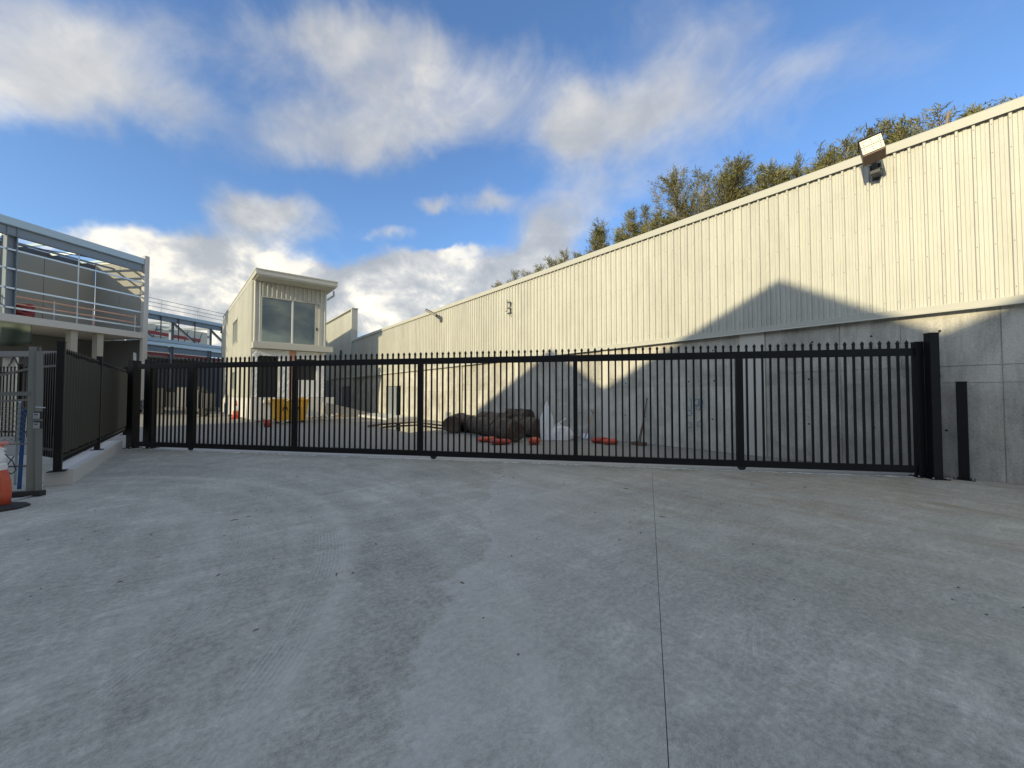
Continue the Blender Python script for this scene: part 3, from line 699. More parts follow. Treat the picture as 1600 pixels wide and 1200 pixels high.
# ================================================================ PLINTH AND SCREENED FENCE (left)
k0, k1 = 9.75, 15.1; kx = -1.62
pl = MB(); pl.prism([(kx, k0, -.02), (kx, k0, .235), (kx - .012, k0, .247), (kx - .30, k0, .247), (kx - .32, k0, .235), (kx - .32, k0, -.02)], (0, k1 - k0, 0))
tag(pl.build('concrete_plinth', PLINTH), 'low pale concrete upstand carrying the screened fence at left', 'plinth')
fen = thing('screened_fence', 'black picket fence backed with dark olive screen cloth on the concrete upstand', 'fence', loc=(kx - .16, 0, .247))
fy = [atn(93, 640, kx - .16).y, atn(153.5, 640, kx - .16).y, atn(196, 640, kx - .16).y]
for y in fy:
    p_ = MB().box(-.045, y - .045, 0.01, .045, y + .045, 2.12).build('post', BLACK, fen, bevel=.004)
    MB().box(-.1, y - .1, 0, .1, y + .1, .012).build('base_plate', BLACK, p_)
    MB().box(-.05, y - .05, 2.12, .05, y + .05, 2.135).build('cap', BLACK, p_)
fpk = picket_mesh(.12, 2.06, .0125).mesh('picket', BLACK)
for a, b in zip(fy[:-1], fy[1:]):
    for z in (.19, 1.86):
        MB().box(-.018, a + .047, z, .018, b - .047, z + .04).build('rail', BLACK, fen)
    n_ = max(2, round((b - a) / .125))
    for i in range(1, n_): inst(fpk, 'picket', fen, (0, a + (b - a) * i / n_, 0), (0, 0, PI / 2))
    mb = MB(); nn_ = int((b - a) * 16)
    for i in range(nn_ + 1):
        y = a + .05 + (b - a - .1) * i / nn_; dx = .026 + .004 * math.sin(i * 1.9) + .002 * random.random()
        mb.v += [(dx, y, .27 + .01 * math.sin(i * .7)), (dx, y, 1.93 + .012 * math.sin(i * .35))]
    for i in range(nn_): mb.f.append((2 * i, 2 * i + 2, 2 * i + 3, 2 * i + 1))
    o = mb.build('screen_cloth', SCREEN, fen); sdf = o.modifiers.new('solid', 'SOLIDIFY'); sdf.thickness = .003
# back fence at far left
b0 = atd(-40, 680, 12.6); b1 = atd(92, 680, 12.4); b0.z = b1.z = 0; bdir = (b1 - b0).normalized(); bl = (b1 - b0).length
bf = thing('picket_fence', 'dark picket fence standing behind the galvanised frame at far left', 'fence', loc=b0, rz=math.atan2(bdir.y, bdir.x))
bpk = picket_mesh(.15, 2.45, .013).mesh('picket', BLACK)
for z in (.28, 2.2, 1.2)[:2]: MB().box(0, -.02, z, bl, .02, z + .05).build('rail', BLACK, bf)
for i in range(int(bl / .13)): inst(bpk, 'picket', bf, (.06 + i * .13, 0, 0))
for s_ in (.3, bl * .52, bl - .05): MB().box(s_ - .04, -.04, 0, s_ + .04, .04, 2.5).build('post', BLACK, bf)
# small leaf beside the end post
g0 = atd(62, 700, 8.6); g1 = atd(88, 700, 8.2); g0.z = g1.z = 0; gv = (g1 - g0).normalized(); gl_ = (g1 - g0).length
pg = thing('pedestrian_gate', 'narrow black picket gate between galvanised frame and the screened fence', 'gate', loc=g0, rz=math.atan2(gv.y, gv.x))
for z in (.3, 2.1): MB().box(0, -.02, z, gl_, .02, z + .05).build('rail', BLACK, pg)
for i in range(int(gl_ / .13) + 1): inst(bpk, 'picket', pg, (.02 + i * .13, 0, 0))

# ================================================================ GALVANISED FRAME AT THE LEFT EDGE
pf = G(57, 775); pf.z = 0
gf = thing('galvanised_gate_frame', 'weathered galvanised steel hoarding frame with mesh infill at the left edge', 'frame', loc=pf)
ldir = (atd(0, 620, 5.6) - atd(57, 620, 5.7)); ldir.z = 0; ldir.normalize()
def gp(s, z, o=0): return ldir * s + Vector((0, 0, z)) + FW * o
u1 = MB(); u1.beam(gp(.075, .02), gp(.10, 2.22), .02, .08); u1.beam(gp(.03, .02, .03), gp(.07, 2.22, .03), .08, .012, FW)
u1.build('upright', GALVD, gf)
MB().beam(gp(-.02, .02), gp(.02, 2.16), .012, .07).build('upright', GALVD, gf)
MB().beam(gp(.1, 1.52), gp(1.6, 1.50), .05, .06).build('cross_rail', GALVD, gf)
MB().beam(gp(.1, 1.43), gp(1.6, 1.33), .04, .03).build('cross_rail', GALVD, gf)
MB().beam(gp(.1, 1.90), gp(1.6, 1.45), .03, .025).build('brace', GALVD, gf)
MB().beam(gp(.1, .78), gp(1.6, .74), .02, .02).build('cross_rail', GALVD, gf)
MB().beam(gp(.12, .45), gp(1.6, .43), .02, .02).build('cross_rail', DKBAND, gf)
MB().beam(gp(.20, .02, .1), gp(.16, 1.4, .1), .03, .03).build('prop', GALVD, gf)
MB().box(-.42, -.05, 0, .08, .05, .08, Matrix.Rotation(math.atan2(-ldir.y, -ldir.x), 4, 'Z')).build('foot_block', BLACKR, gf, bevel=.01)
ml = MB()
for k in range(-16, 34):
    for sgn in (1, -1):
        a = .12 + k * .075
        z_0, z_1 = .80, 1.34
        s0, s1 = (a, a + .54) if sgn == 1 else (a + .54, a)
        p_, q_ = [s0, z_0], [s1, z_1]
        def clip(p, q):
            for lim, hi in ((.12, False), (1.6, True)):
                pi, qi = (p[0] > lim) == hi, (q[0] > lim) == hi
                if pi and qi: return None
                if pi or qi:
                    t = (lim - p[0]) / (q[0] - p[0]); m = [lim, p[1] + (q[1] - p[1]) * t]
                    if pi: p = m
                    else: q = m
            return p, q
        c_ = clip(p_, q_)
        if c_: ml.beam(gp(c_[0][0], c_[0][1], .02 * sgn * .2), gp(c_[1][0], c_[1][1], .02 * sgn * .2), .0035, .0035)
ml.build('wire_mesh', GALVD, gf, kind='stuff')
for k, (zy, lb) in enumerate(((649, 'upper grey key lockbox on the galvanised frame post'), (664, 'lower grey key lockbox on the galvanised frame post'))):
    lc = atd(57.5, zy, 5.55)
    lb_ = thing('key_lockbox', lb, 'lockbox', 'key lockboxes on the frame', loc=lc, rz=math.atan2(RT.y, RT.x) + .25)
    MB().box(-.04, 0, -.055, .04, .05, .055).build('body', BLACKR, lb_, bevel=.008)
    MB().box(-.034, -.014, -.05, .036, -.001, .035).build('cover', GALV, lb_, bevel=.006)
    MB().box(-.02, -.02, .005, .022, -.0145, .02).build('dial_window', DKBAND, lb_)
MB_h = MB().tube([atd(56, 636, 5.6), atd(70, 637, 5.5)], .008, 6)
MB_h.v = [tuple(Vector(v) - pf) for v in MB_h.v]; MB_h.build('bolt', GALV, gf)
bs = MB().beam(G(30, 764), atd(38, 640, 5.72), .045, .02)
tag(bs.build('blue_plank', BLUE), 'bright blue plastic strip leaning on the galvanised frame', 'plank')
gs = MB().beam(G(23, 757), atd(31, 628, 6.0), .03, .03)
tag(gs.build('steel_prop', GALV), 'thin grey pole leaning left of the blue strip', 'pole')
# delineator post, bent and broken
pc = G(3, 795)
dl_ = thing('traffic_delineator', 'bent orange delineator post with torn white sleeve on black rubber base', 'traffic post', loc=(pc.x, pc.y, 0))
MB().lathe([(.24, 0), (.24, .025), (.16, .05), (.08, .06)], 8).build('rubber_base', BLACKR, dl_)
MB().tube([(0, 0, .05), (.005, 0, .2), (.0, 0, .35), (-.03, .01, .5)], [.075, .073, .07, .066], 16).build('lower_sleeve', ORANGE, dl_, smooth=True)
wt = MB(); rr = random.Random(3); pp = []
for i in range(9): pp.append((-.03 - .004 * i + rr.uniform(-.012, .012), .01 + rr.uniform(-.012, .012), .5 + .035 * i))
wt.tube(pp, [.067 + rr.uniform(-.016, .01) for _ in pp], 11); wt.build('white_sleeve', WHITE, dl_)
MB().tube([(-.06, .01, .79), (-.065, .01, .84)], [.06, .05], 14).box(-.13, -.03, .84, .03, .05, .88).build('handle', PINK, dl_, bevel=.01)
cb = MB().tube([(.02, -.05, .72), (.1, -.1, .62), (.12, -.06, .5), (.06, .04, .44), (-.02, .1, .5), (.08, .02, .68)], .006, 5); cb.build('cable_tie', BLACKR, dl_)
ho = MB(); hp = [G(-30, 790), G(10, 786), G(35, 780), G(55, 775), G(66, 768), G(67, 760), G(60, 756)]
ho.tube([p + UP * .014 for p in hp], .013, 7)
tag(ho.build('hose', GALV, smooth=True), 'pale hose curving on the ground beside the delineator', 'hose')

# ================================================================ UNFINISHED BUILDING (left)
Pc = C(-21.16, 22); dv = RT * .188 + FW * .982; dv.normalize(); wv = RT * -.982 + FW * .188; wv.normalize()
ub = thing('unfinished_building', 'unfinished concrete and steel upper storey with open girts at left', 'building', loc=Pc)
def Q(s, w, z): return dv * -s + wv * w + UP * z          # s toward the viewer, w into the building
def slabq(mb, s0, s1, w0, w1, z0, z1):
    return mb.prism([Q(s0, w0, z0), Q(s1, w0, z0), Q(s1, w1, z0), Q(s0, w1, z0)], (0, 0, z1 - z0))
SE = 6.6
UK = 1.46                     # the block stands 46 % further off, and larger, than first surveyed
ub.scale = (UK, UK, UK); ub.location = (Pc.x * UK, Pc.y * UK, 1.5 - 1.5 * UK)
slabq(MB(), -.1, SE, -.12, 3.9, 4.72, 5.05).build('floor_slab', SLABC, ub)
for i in range(3):
    slabq(MB(), .0 + i * SE / 3, SE / 3 * (i + 1) - .02, 3.7, 3.9, 5.05, 8.85).build('wall_panel', RAWC, ub)
slabq(MB(), .0, SE, 3.68, 3.92, 8.86, 9.2).build('wall_beam', DKBAND, ub)
for i in range(2):
    slabq(MB(), -.22, -.02, .05 + i * 1.83, 1.86 + i * 1.83, 5.05, 9.22).build('end_wall_panel', RAWC, ub)
slabq(MB(), -.24, -.0, .3, 3.9, 9.225, 9.32).build('wall_coping', CREAMR, ub)
slabq(MB(), -.12, .12, -.14, .08, 0, 9.5).build('corner_column', SLABC, ub, bevel=.01)
MB().ibeam(Q(.13, 0, 8.75), Q(SE, 0, 8.75), .18, .42).build('eaves_beam', BLUEST, ub)
MB().beam(Q(.13, -.03, 9.15), Q(SE, -.03, 9.15), .16, .34).build('gutter_flashing', PALEBL, ub)
MB().ibeam(Q(5.25, .12, 5.05), Q(5.25, .12, 9.3), .34, .34, .03, dv).build('steel_column', BLUEST, ub)
for z in (5.36, 6.22, 7.08, 7.93): MB().beam(Q(.1, 0, z), Q(SE, 0, z), .05, .075).build('girt', GALV, ub)
s_m = 2.95
MB().beam(Q(s_m, .0, 5.05), Q(s_m, .0, 8.55), .05, .04).build('mullion', GALV, ub)
for k in range(5):
    s_ = .75 + k * 1.25; MB().beam(Q(s_, .1, 9.02), Q(s_, 3.7, 9.12), .06, .12).build('purlin', GALV if k % 2 else PALEBL, ub)
for w_ in (1.2, 2.4): MB().beam(Q(.0, w_, 8.93), Q(SE, w_, 8.93), .06, .1).build('rafter', BLUEST, ub)
MB().tube([Q(.2, .2, 8.9), Q(4.8, 3.6, 8.95)], .025, 6).build('roof_brace', DKBAND, ub)
for z in (5.95, 5.62): MB().beam(Q(.1, .35, z), Q(SE, .35, z), .03, .06).build('guard_rail', PINKB, ub)
for s_ in (.2, 2.1, 3.6, 5.8): MB().beam(Q(s_, .35, 5.05), Q(s_, .35, 6.05), .04, .04).build('guard_post', GALV, ub)
# beneath the slab; dark colour of both walls stands for the shade there
for px_ in (116, 157):
    r_ = (px_ - 800) / F; s_ = (-21.16 - r_ * 22) / (.188 - r_ * .982); s_ = abs(s_)
    slabq(MB(), s_ - .13, s_ + .13, .1, .45, 0, 4.7).build('pillar', RAWC, ub)
slabq(MB(), -.1, SE, 3.7, 3.9, 0, 4.7).build('lower_wall', DKWALL, ub)
slabq(MB(), -.22, -.14, .1, 3.9, 0, 4.7).build('lower_end_wall', DKWALL, ub)
slabq(MB(), 5.55, 5.7, .35, 3.69, 5.06, 8.6).build('shade_panel', DKWALL, ub)  # dark panel added to stand for the unlit interior left of the column
# red hoist reel
rw = thing('hose_reel', 'dark red coiled hose lying behind the steel column on the upper slab', 'hose', loc=(Pc + Q(4.55, .7, 5.07)) * UK + UP * (1.5 - 1.5 * UK))
for k in range(5):
    MB().tube([(.55 * math.cos(t * .45 + k), .4 * math.sin(t * .45 + k), .12 + .17 * k + .05 * math.sin(t + k)) for t in range(14)], .10, 6).build('coil', REDST, rw, smooth=True)
# green cloth hung under the slab
gc = MB(); ng = 18
for i in range(ng + 1):
    for j in range(6):
        px_ = -12 + 62 * i / ng; py_ = (503 + 5 * i / ng) + (39 + 0 * i) * j / 5 - (1 * math.sin(i * .5) if j == 5 else 0) - (1.5 * (j / 5) * (i / ng) * 6)
        gc.v.append(tuple(atd(px_, py_, 15.2 + .05 * math.sin(i * .5 + j * .4))))
for i in range(ng):
    for j in range(5): gc.f.append((i * 6 + j, i * 6 + j + 1, i * 6 + j + 7, i * 6 + j + 6))
o = gc.build('shade_cloth', GREEN, smooth=True); tag(o, 'dark green cloth hung below the unfinished concrete slab', 'cloth')
sd = o.modifiers.new('solid', 'SOLIDIFY'); sd.thickness = .01
wbm = thing('scaffold_beam', 'white horizontal site beam on black lattice at the far left', 'scaffold', loc=atd(0, 617, 14) * 1.0)
o0 = wbm.location.copy()
def rb(mb, o=o0): mb.v = [tuple(Vector(v) - o) for v in mb.v]; return mb
rb(MB().beam(atd(-10, 553, 14), atd(88, 553, 14), .12, .2)).build('beam', GREYW, wbm)
for i in range(6): rb(MB().beam(atd(8 + i * 14, 556, 14.1), atd(15 + i * 14, 572, 14.1), .03, .03)).build('lattice_bar', DKBAND, wbm)
for i in range(6): rb(MB().beam(atd(22 + i * 14, 556, 14.12), atd(15 + i * 14, 572, 14.12), .03, .03)).build('lattice_bar', DKBAND, wbm)
rb(MB().box(0, 0, 0, .3, .3, 2.9, Matrix.Translation(Vector((atd(2, 617, 14).x, atd(2, 617, 14).y, 0))))).build('leg', CREAMR, wbm)
rb(MB().box(0, 0, 0, .12, .12, 2.9, Matrix.Translation(Vector((atd(86, 617, 14).x, atd(86, 617, 14).y, 0))))).build('leg', BLACK, wbm)

# ================================================================ STEEL FRAME BUILDING BEHIND
A = C(-31.6, 32.5); bv = (RT * .2 + FW * .98).normalized(); cv = (RT * -.98 + FW * .2).normalized()
sf = thing('steel_frame_building', 'blue grey steel framed building in construction behind the tower', 'building', loc=A)
sf.scale = (1.15, 1.15, 1.15); sf.location = (A.x * 1.15, A.y * 1.15, 1.5 - 1.5 * 1.15)
def K(s, w, z): return bv * s + cv * w + UP * z
LN = 8
for z, r_ in ((9.95, .02), (9.6, .02), (9.25, .02)): MB().tube([K(-1, 0, z), K(LN, 0, z)], r_, 5).build('safety_rail', DKBAND, sf)
for s_ in (1.6, 4.8, 8): MB().tube([K(s_, 0, 8.9), K(s_, 0, 9.97)], .03, 5).build('safety_post', WHITER, sf)
MB().beam(K(-1, 0, 8.72), K(LN, 0, 8.72), .2, .3).build('fascia', PALEBL, sf)
MB().ibeam(K(-1, .02, 8.33), K(LN, .02, 8.33), .2, .42).build('top_beam', BLUEST, sf)
MB().beam(K(-1, -.1, 6.35), K(LN, -.1, 6.35), .3, .28).build('lower_flashing', PALEBL, sf)
MB().beam(K(-1, 0, 6.05), K(LN, 0, 6.05), .2, .3).build('lower_channel', GALV, sf)
MB().ibeam(K(-1, .1, 5.6), K(LN, .1, 5.6), .25, .5).build('lower_beam', BLUEST, sf)
for s_ in (2.6, 6.2, 9.6): MB().ibeam(K(s_, .1, 0), K(s_, .1, 8.2), .26, .26, .03, bv).build('column', BLUEST, sf)
for s_ in (.3, 1.6, 3.1, 4.6, 7.4): MB().beam(K(s_, -.05, 6.2), K(s_, -.05, 8.6), .08, .08).build('stud', DKBAND, sf)
for s_ in (-.8, 2.9, 6.4): MB().ibeam(K(s_, .3, 8.1), K(s_ + 2.2, .3, 6.4), .18, .18).build('diagonal', BLUEST, sf)
for s_ in (0, 3.5, 7): MB().beam(K(s_, .0, 8.3), K(s_ + .1, 8, 8.5), .16, .2).build('rafter', BLUEST, sf)
MB().beam(K(-1, 3.5, 7.6), K(LN, 3.5, 7.3), .2, .3).build('red_beam', REDST, sf)
for k in range(10):
    MB().box(0, 0, 0, .1, 1.42, .1, Matrix.Translation(Vector((0, 0, 0)))).v
    MB().prism([K(-2 + k * 1.5, 8, 0), K(-2 + k * 1.5 + 1.46, 8, 0), K(-2 + k * 1.5 + 1.46, 8.2, 0), K(-2 + k * 1.5, 8.2, 0)], (0, 0, 9.0)).build('rear_panel', CREAMR, sf)
for z in (6.9, 7.9): MB().beam(K(-2, 7.7, z), K(LN, 7.7, z), .15, .22).build('rear_girt', GALV, sf)
for k in range(9): MB().beam(K(-2 + k * 1.6, 7.6, 6.4), K(-1.2 + k * 1.6, 7.6, 8.8), .06, .06).build('rear_brace', DKBAND, sf)
MB().prism([K(-2, .4, 4.9), K(LN, .4, 4.9), K(LN, 7.9, 4.9), K(-2, 7.9, 4.9)], (0, 0, .3)).build('floor_slab', SLABC, sf)
MB().prism([K(-3, 2.0, 0), K(LN + 3, 2.0, 0), K(LN + 3, 2.2, 0), K(-3, 2.2, 0)], (0, 0, 4.9)).build('lower_wall', DKWALL, sf)  # dark colour stands for the shade of the left building
MB().beam(K(-1, .2, 5.15), K(LN, .2, 5.15), .15, .22).build('red_channel', REDST, sf)

# ================================================================ TOWER BUILDING
Tc = C(-16.28, 24); sv = (RT * -.678 + FW * .735).normalized(); fv = (RT * .776 + FW * .631).normalized()
TW, TD, TH = 4.28, 14.4, 8.76
tw = thing('cream_tower', 'cream ribbed metal clad tower with large front window and overhanging flat roof', 'building', loc=Tc)
def TT(a, b, z): return fv * a + sv * b + UP * (z - max(0, z - 1.36) * .0055 * max(b, 0))          # a along the front, b back along the side
def tbox(mb, a0, a1, b0, b1, z0, z1):
    return mb.add([TT(a, b, z) for z in (z0, z1) for a, b in ((a0, b0), (a1, b0), (a1, b1), (a0, b1))],
                  [(0, 3, 2, 1), (4, 5, 6, 7), (0, 1, 5, 4), (1, 2, 6, 5), (2, 3, 7, 6), (3, 0, 4, 7)])
def tpart(a0, a1, b0, b1, z0, z1, name, m, parent=tw, **k): return tbox(MB(), a0, a1, b0, b1, z0, z1).build(name, m, parent, **k)
def ribs_front(a0, a1, z0, z1, n, name='cladding_sheet'):
    p = .26; mb = MB(); prof = []
    a = a0
    while a < a1 - .03:
        prof += [(a, 0), (a + .045, -.07), (a + .10, -.07), (a + .115, 0)]; a += p
    prof.append((a1, 0)); prof = [(min(x, a1), d) for x, d in prof]
    for (x, d) in prof: mb.v += [tuple(TT(x, d - .02, z0)), tuple(TT(x, d - .02, z1))]
    for i in range(len(prof) - 1): mb.f.append((2 * i, 2 * i + 2, 2 * i + 3, 2 * i + 1))
    return mb.build(name, CLAD, tw)
WA0, WA1, WZ0, WZ1 = .45, 3.84, 4.85, 7.72
# front wall around the window
tpart(.0, WA0, 0, .18, 4.45, TH, 'front_wall', CREAMR); tpart(WA1, TW, 0, .18, 4.45, TH, 'front_wall', CREAMR)
tpart(WA0, WA1, 0, .18, WZ1, TH, 'front_wall', CREAMR); tpart(WA0, WA1, 0, .18, 4.45, WZ0, 'front_wall', CREAMR)
ribs_front(.05, WA0, 4.8, TH - .06, 2); ribs_front(WA1, TW - .02, 4.8, TH - .06, 3); ribs_front(WA0, WA1, WZ1 + .02, TH - .06, 14)
# window
wf = MB()
for (a0, a1, z0, z1) in ((WA0 - .06, WA0 + .04, WZ0, WZ1), (WA1 - .04, WA1 + .06, WZ0, WZ1), (WA0 - .06, WA1 + .06, WZ1 - .001, WZ1 + .08), (WA0 + .04, WA1 - .04, WZ0, WZ0 + .05)):
    tbox(wf, a0, a1, -.09, .05, z0, z1)
wfo = wf.build('window', TRIM, tw)
am = (WA0 + WA1) / 2 + .05
tbox(MB(), am - .045, am + .045, -.07, .03, WZ0 + .052, WZ1 - .005).build('mullion', WHITER, wfo)
tbox(MB(), WA0 + .045, am - .05, .0, .012, WZ0 + .055, WZ1 - .01).build('pane', GLASS, wfo)
tbox(MB(), am + .05, WA1 - .28, .0, .012, WZ0 + .055, WZ1 - .01).build('pane', GLASS, wfo)
tbox(MB(), WA1 - .28, WA1 - .042, -.02, .02, WZ0 + .055, WZ1 - .01).build('closed_panel', TRIM, wfo)
tbox(MB(), WA1 - .2, WA1 - .12, -.05, -.021, 5.9, 6.1).build('handle', BLACKR, wfo)
# side wall: panels with an opening for each small window
sw = (1.9, 2.9, 5.6, 7.0)      # b0,b1,z0,z1 upper window
def side(b0, b1, z0, z1): return tpart(-.0, .18, b0, b1, z0, z1, 'side_wall', CREAMR)
SB = 3.0
pw_ = TT(0, 0, 0)
def pside(px):                       # distance back along the side wall seen at photo column px
    r_ = (px - 800) / F; return abs((-16.28 - r_ * 24) / (-.678 - r_ * .735) )
w0, w1 = sorted((pside(371.3), pside(364)))
v0, v1 = sorted((pside(369.5), pside(362.5)))
side(.18, w0, 1.35, TH - .05); side(w1, TD, 1.35, TH - .05); side(w0, w1, 7.35, TH - .05); side(w0, w1, 3.35, 5.5); side(w0, w1, 1.35, 1.9)
for (z0, z1) in ((5.5, 7.35), (1.9, 3.35)):
    f_ = MB()
    for (a, b, c, d) in ((w0, w0 + .08, z0, z1), (w1 - .08, w1, z0, z1), (w0, w1, z1 - .07, z1), (w0, w1, z0, z0 + .07), ((w0 + w1) / 2 - .03, (w0 + w1) / 2 + .03, z0, z1)):
        tbox(f_, -.10, .06, a, b, c, d)
    fo = f_.build('window', TRIM, tw); tbox(MB(), .08, .09, w0 + .001, w1 - .001, z0 + .001, z1 - .001).build('pane', GLASS, fo)
mb = MB()
def ribs_side(b0, b1, z0, z1):
    mb = MB(); prof = []; b = b0
    while b < b1 - .05: prof += [(b, 0), (b + .03, -.07), (b + .11, -.07), (b + .14, 0)]; b += .34
    prof = [(min(x, b1), d) for x, d in prof] + [(b1, 0)]
    for (x, d) in prof: mb.v += [tuple(TT(d - .02, x, z0)), tuple(TT(d - .02, x, z1))]
    for i in range(len(prof) - 1): mb.f.append((2 * i, 2 * i + 2, 2 * i + 3, 2 * i + 1))
    mb.build('cladding_sheet', CLAD, tw)
b_ = .06
while b_ < TD:
    e_ = min(b_ + 1.36, TD)
    segs = [(1.37, TH - .04)]
    if e_ > w0 and b_ < w1: segs = [(7.37, TH - .04), (3.37, 5.48), (1.37, 1.88)]
    for s0, s1 in segs: 
        if e_ > w0 and b_ < w1:
            if b_ < w0 - .05: ribs_side(b_, w0 - .01, 1.37, TH - .04) if (s0 == 7.37) else None
            if e_ > w1 + .05: ribs_side(w1 + .01, e_, 1.37, TH - .04) if (s0 == 7.37) else None
            ribs_side(max(b_, w0), min(e_, w1), s0, s1)
        else: ribs_side(b_, e_, s0, s1)
    b_ += 1.36
# right side wall with a window opening into the upper room
ra0, ra1 = 1.4, 2.6
tpart(TW - .18, TW, .18, ra0, 1.35, TH - .05, 'rear_side_wall', CREAMR); tpart(TW - .18, TW, ra1, TD, 1.35, TH - .05, 'rear_side_wall', CREAMR)
tpart(TW - .18, TW, ra0, ra1, 1.35, 5.75, 'rear_side_wall', CREAMR); tpart(TW - .18, TW, ra0, ra1, 7.1, TH - .05, 'rear_side_wall', CREAMR)
rwf = MB()
for (a, b, c, d) in ((ra0, ra0 + .06, 5.75, 7.1), (ra1 - .06, ra1, 5.75, 7.1), (ra0, ra1, 7.04, 7.1), (ra0, ra1, 5.75, 5.81), (1.97, 2.03, 5.75, 7.1)):
    tbox(rwf, TW - .2, TW + .02, a, b, c, d)
ro = rwf.build('window', BLUEST, tw); tbox(MB(), TW - .1, TW - .09, ra0 + .06, ra1 - .06, 5.81, 7.04).build('pane', GLASS, ro)
# room lining
tpart(.2, TW - .2, .2, 6, 7.95, 8.05, 'room_ceiling', ROOMW); tpart(.2, TW - .2, 5.9, 6.0, 4.8, 7.94, 'room_rear_wall', ROOMW)
tpart(.2, TW - .2, .2, 6, 4.5, 4.78, 'room_floor', GREYW)
tpart(.185, .2, .2, w0 - .02, 4.78, 7.94, 'room_side_wall', ROOMW)
tpart(TW - .21, TW - .185, .2, ra0 - .01, 4.78, 7.94, 'room_side_wall', ROOMW); tpart(TW - .21, TW - .185, ra1 + .01, 5.9, 4.78, 7.94, 'room_side_wall', ROOMW)
for k in range(2): tpart(1.0, 2.2, 1.2 + k * 2, 1.32 + k * 2, 7.9, 7.945, 'ceiling_slot', DKBAND)
# rear continuation of the same wall; its grey stands for the shadow there
tpart(.35, TW, TD + .01, TD + 5, 0, TH - .3, 'shaded_rear_block', GREYW)
tbox(MB(), .30, .345, TD + 1.5, TD + 3.2, 5.1, 7.3).build('window', REDST, tw)
tpart(.25, TW + .1, TD + .01, TD + 5.2, TH - .3, TH - .12, 'rear_roof_edge', DKBAND)
# roof slab with fascia and soffit; front overhang
tpart(.06, TW + .25, -1.25, TD, TH + .0, TH + .08, 'soffit', TRIM)
tpart(-.05, TW + .3, -1.3, TD, TH + .081, TH + .36, 'roof', TRIM)
tpart(-.08, TW + .33, -1.33, TD, TH + .361, TH + .42, 'roof_edge', CREAMR)
for a in (1.2, 3.9): 
    dlm = MB().lathe([(.06, -.012), (.06, 0)], 12, Matrix.Translation(TT(a, -.5, TH - .0005))); dlm.build('downlight', BROWN, tw)
# ledge below the window
tpart(-.03, TW + .3, -.55, .0, 4.42, 4.80, 'ledge', TRIM, bevel=.01)
# ground storey front: foil wrap round the door and window openings
DZ = 1.36
for (a0, a1, z0, z1, m, nm) in ((.02, .38, DZ, 4.4, FOIL, 'foil_wrap'), (.38, 1.45, 4.0, 4.4, FOIL, 'foil_wrap'), (1.45, 2.05, DZ, 4.4, FOIL, 'foil_wrap'),
                           (2.05, 2.45, DZ, 4.4, PINKB, 'board'), (2.45, 3.7, 3.9, 4.4, FOIL, 'foil_wrap'), (2.45, 3.7, DZ, 2.5, WHITER, 'board'),
                           (3.7, 4.0, DZ, 4.4, WHITER, 'board'), (4.0, 4.28, DZ, 4.4, FOIL, 'foil_wrap')):
    if m is FOIL:
        mb = MB(); nx = max(2, int((a1 - a0) / .09)); nz = max(2, int((z1 - z0) / .12))
        for i in range(nx + 1):
            for j in range(nz + 1):
                e_ = random.uniform(-.022, .014)
                mb.v.append(tuple(TT(a0 + (a1 - a0) * i / nx, -.03 + e_, z0 + (z1 - z0) * j / nz)))
        for i in range(nx):
            for j in range(nz):
                o = i * (nz + 1) + j; mb.f.append((o, o + nz + 1, o + nz + 2, o + 1))
        mb.build(nm, FOIL, tw)
        tpart(a0, a1, .02, .2, z0, z1, 'lower_wall', CREAMR)
    else: tpart(a0, a1, 0, .2, z0, z1, nm, m)
tpart(.38, 1.45, .5, .6, DZ, 4.0, 'doorway', DARKIN)
wf2 = tpart(2.45, 3.7, .25, .3, 2.5, 3.9, 'window', DARKIN)
tbox(MB(), 3.04, 3.11, .18, .24, 2.51, 3.89).build('mullion', TRIM, wf2)
# concrete base, proud on the left and front, landing at the right
tpart(-.06, TW + .5, -.25, .0, -.01, 1.34, 'base_wall', PLINTH); tpart(-.06, TW, .001, TD, -.01, 1.33, 'base_wall', PLINTH)
tpart(.6, 1.3, -.6, -.26, 1.0, 1.2, 'door_step', SLABC)
# gutter knot on the right corner
gk = MB(); gk.tube([TT(TW + .4, -.2, TH), TT(TW + .5, .1, TH - .25), TT(TW + .25, .2, TH - .45), TT(TW + .1, .1, TH - .6)], .07, 7); gk.build('downpipe', GALV, tw)
# ramp at the right of the tower base
rp = thing('concrete_ramp', 'grey concrete ramp against the right side of the tower base', 'ramp', loc=Tc)
MB().prism([TT(3.9, -.26, 0), TT(6.8, -.26, 0), TT(6.8, -.26, .25), TT(4.0, -.26, 1.0)], sv * -.9).build('ramp', GREYW, rp)

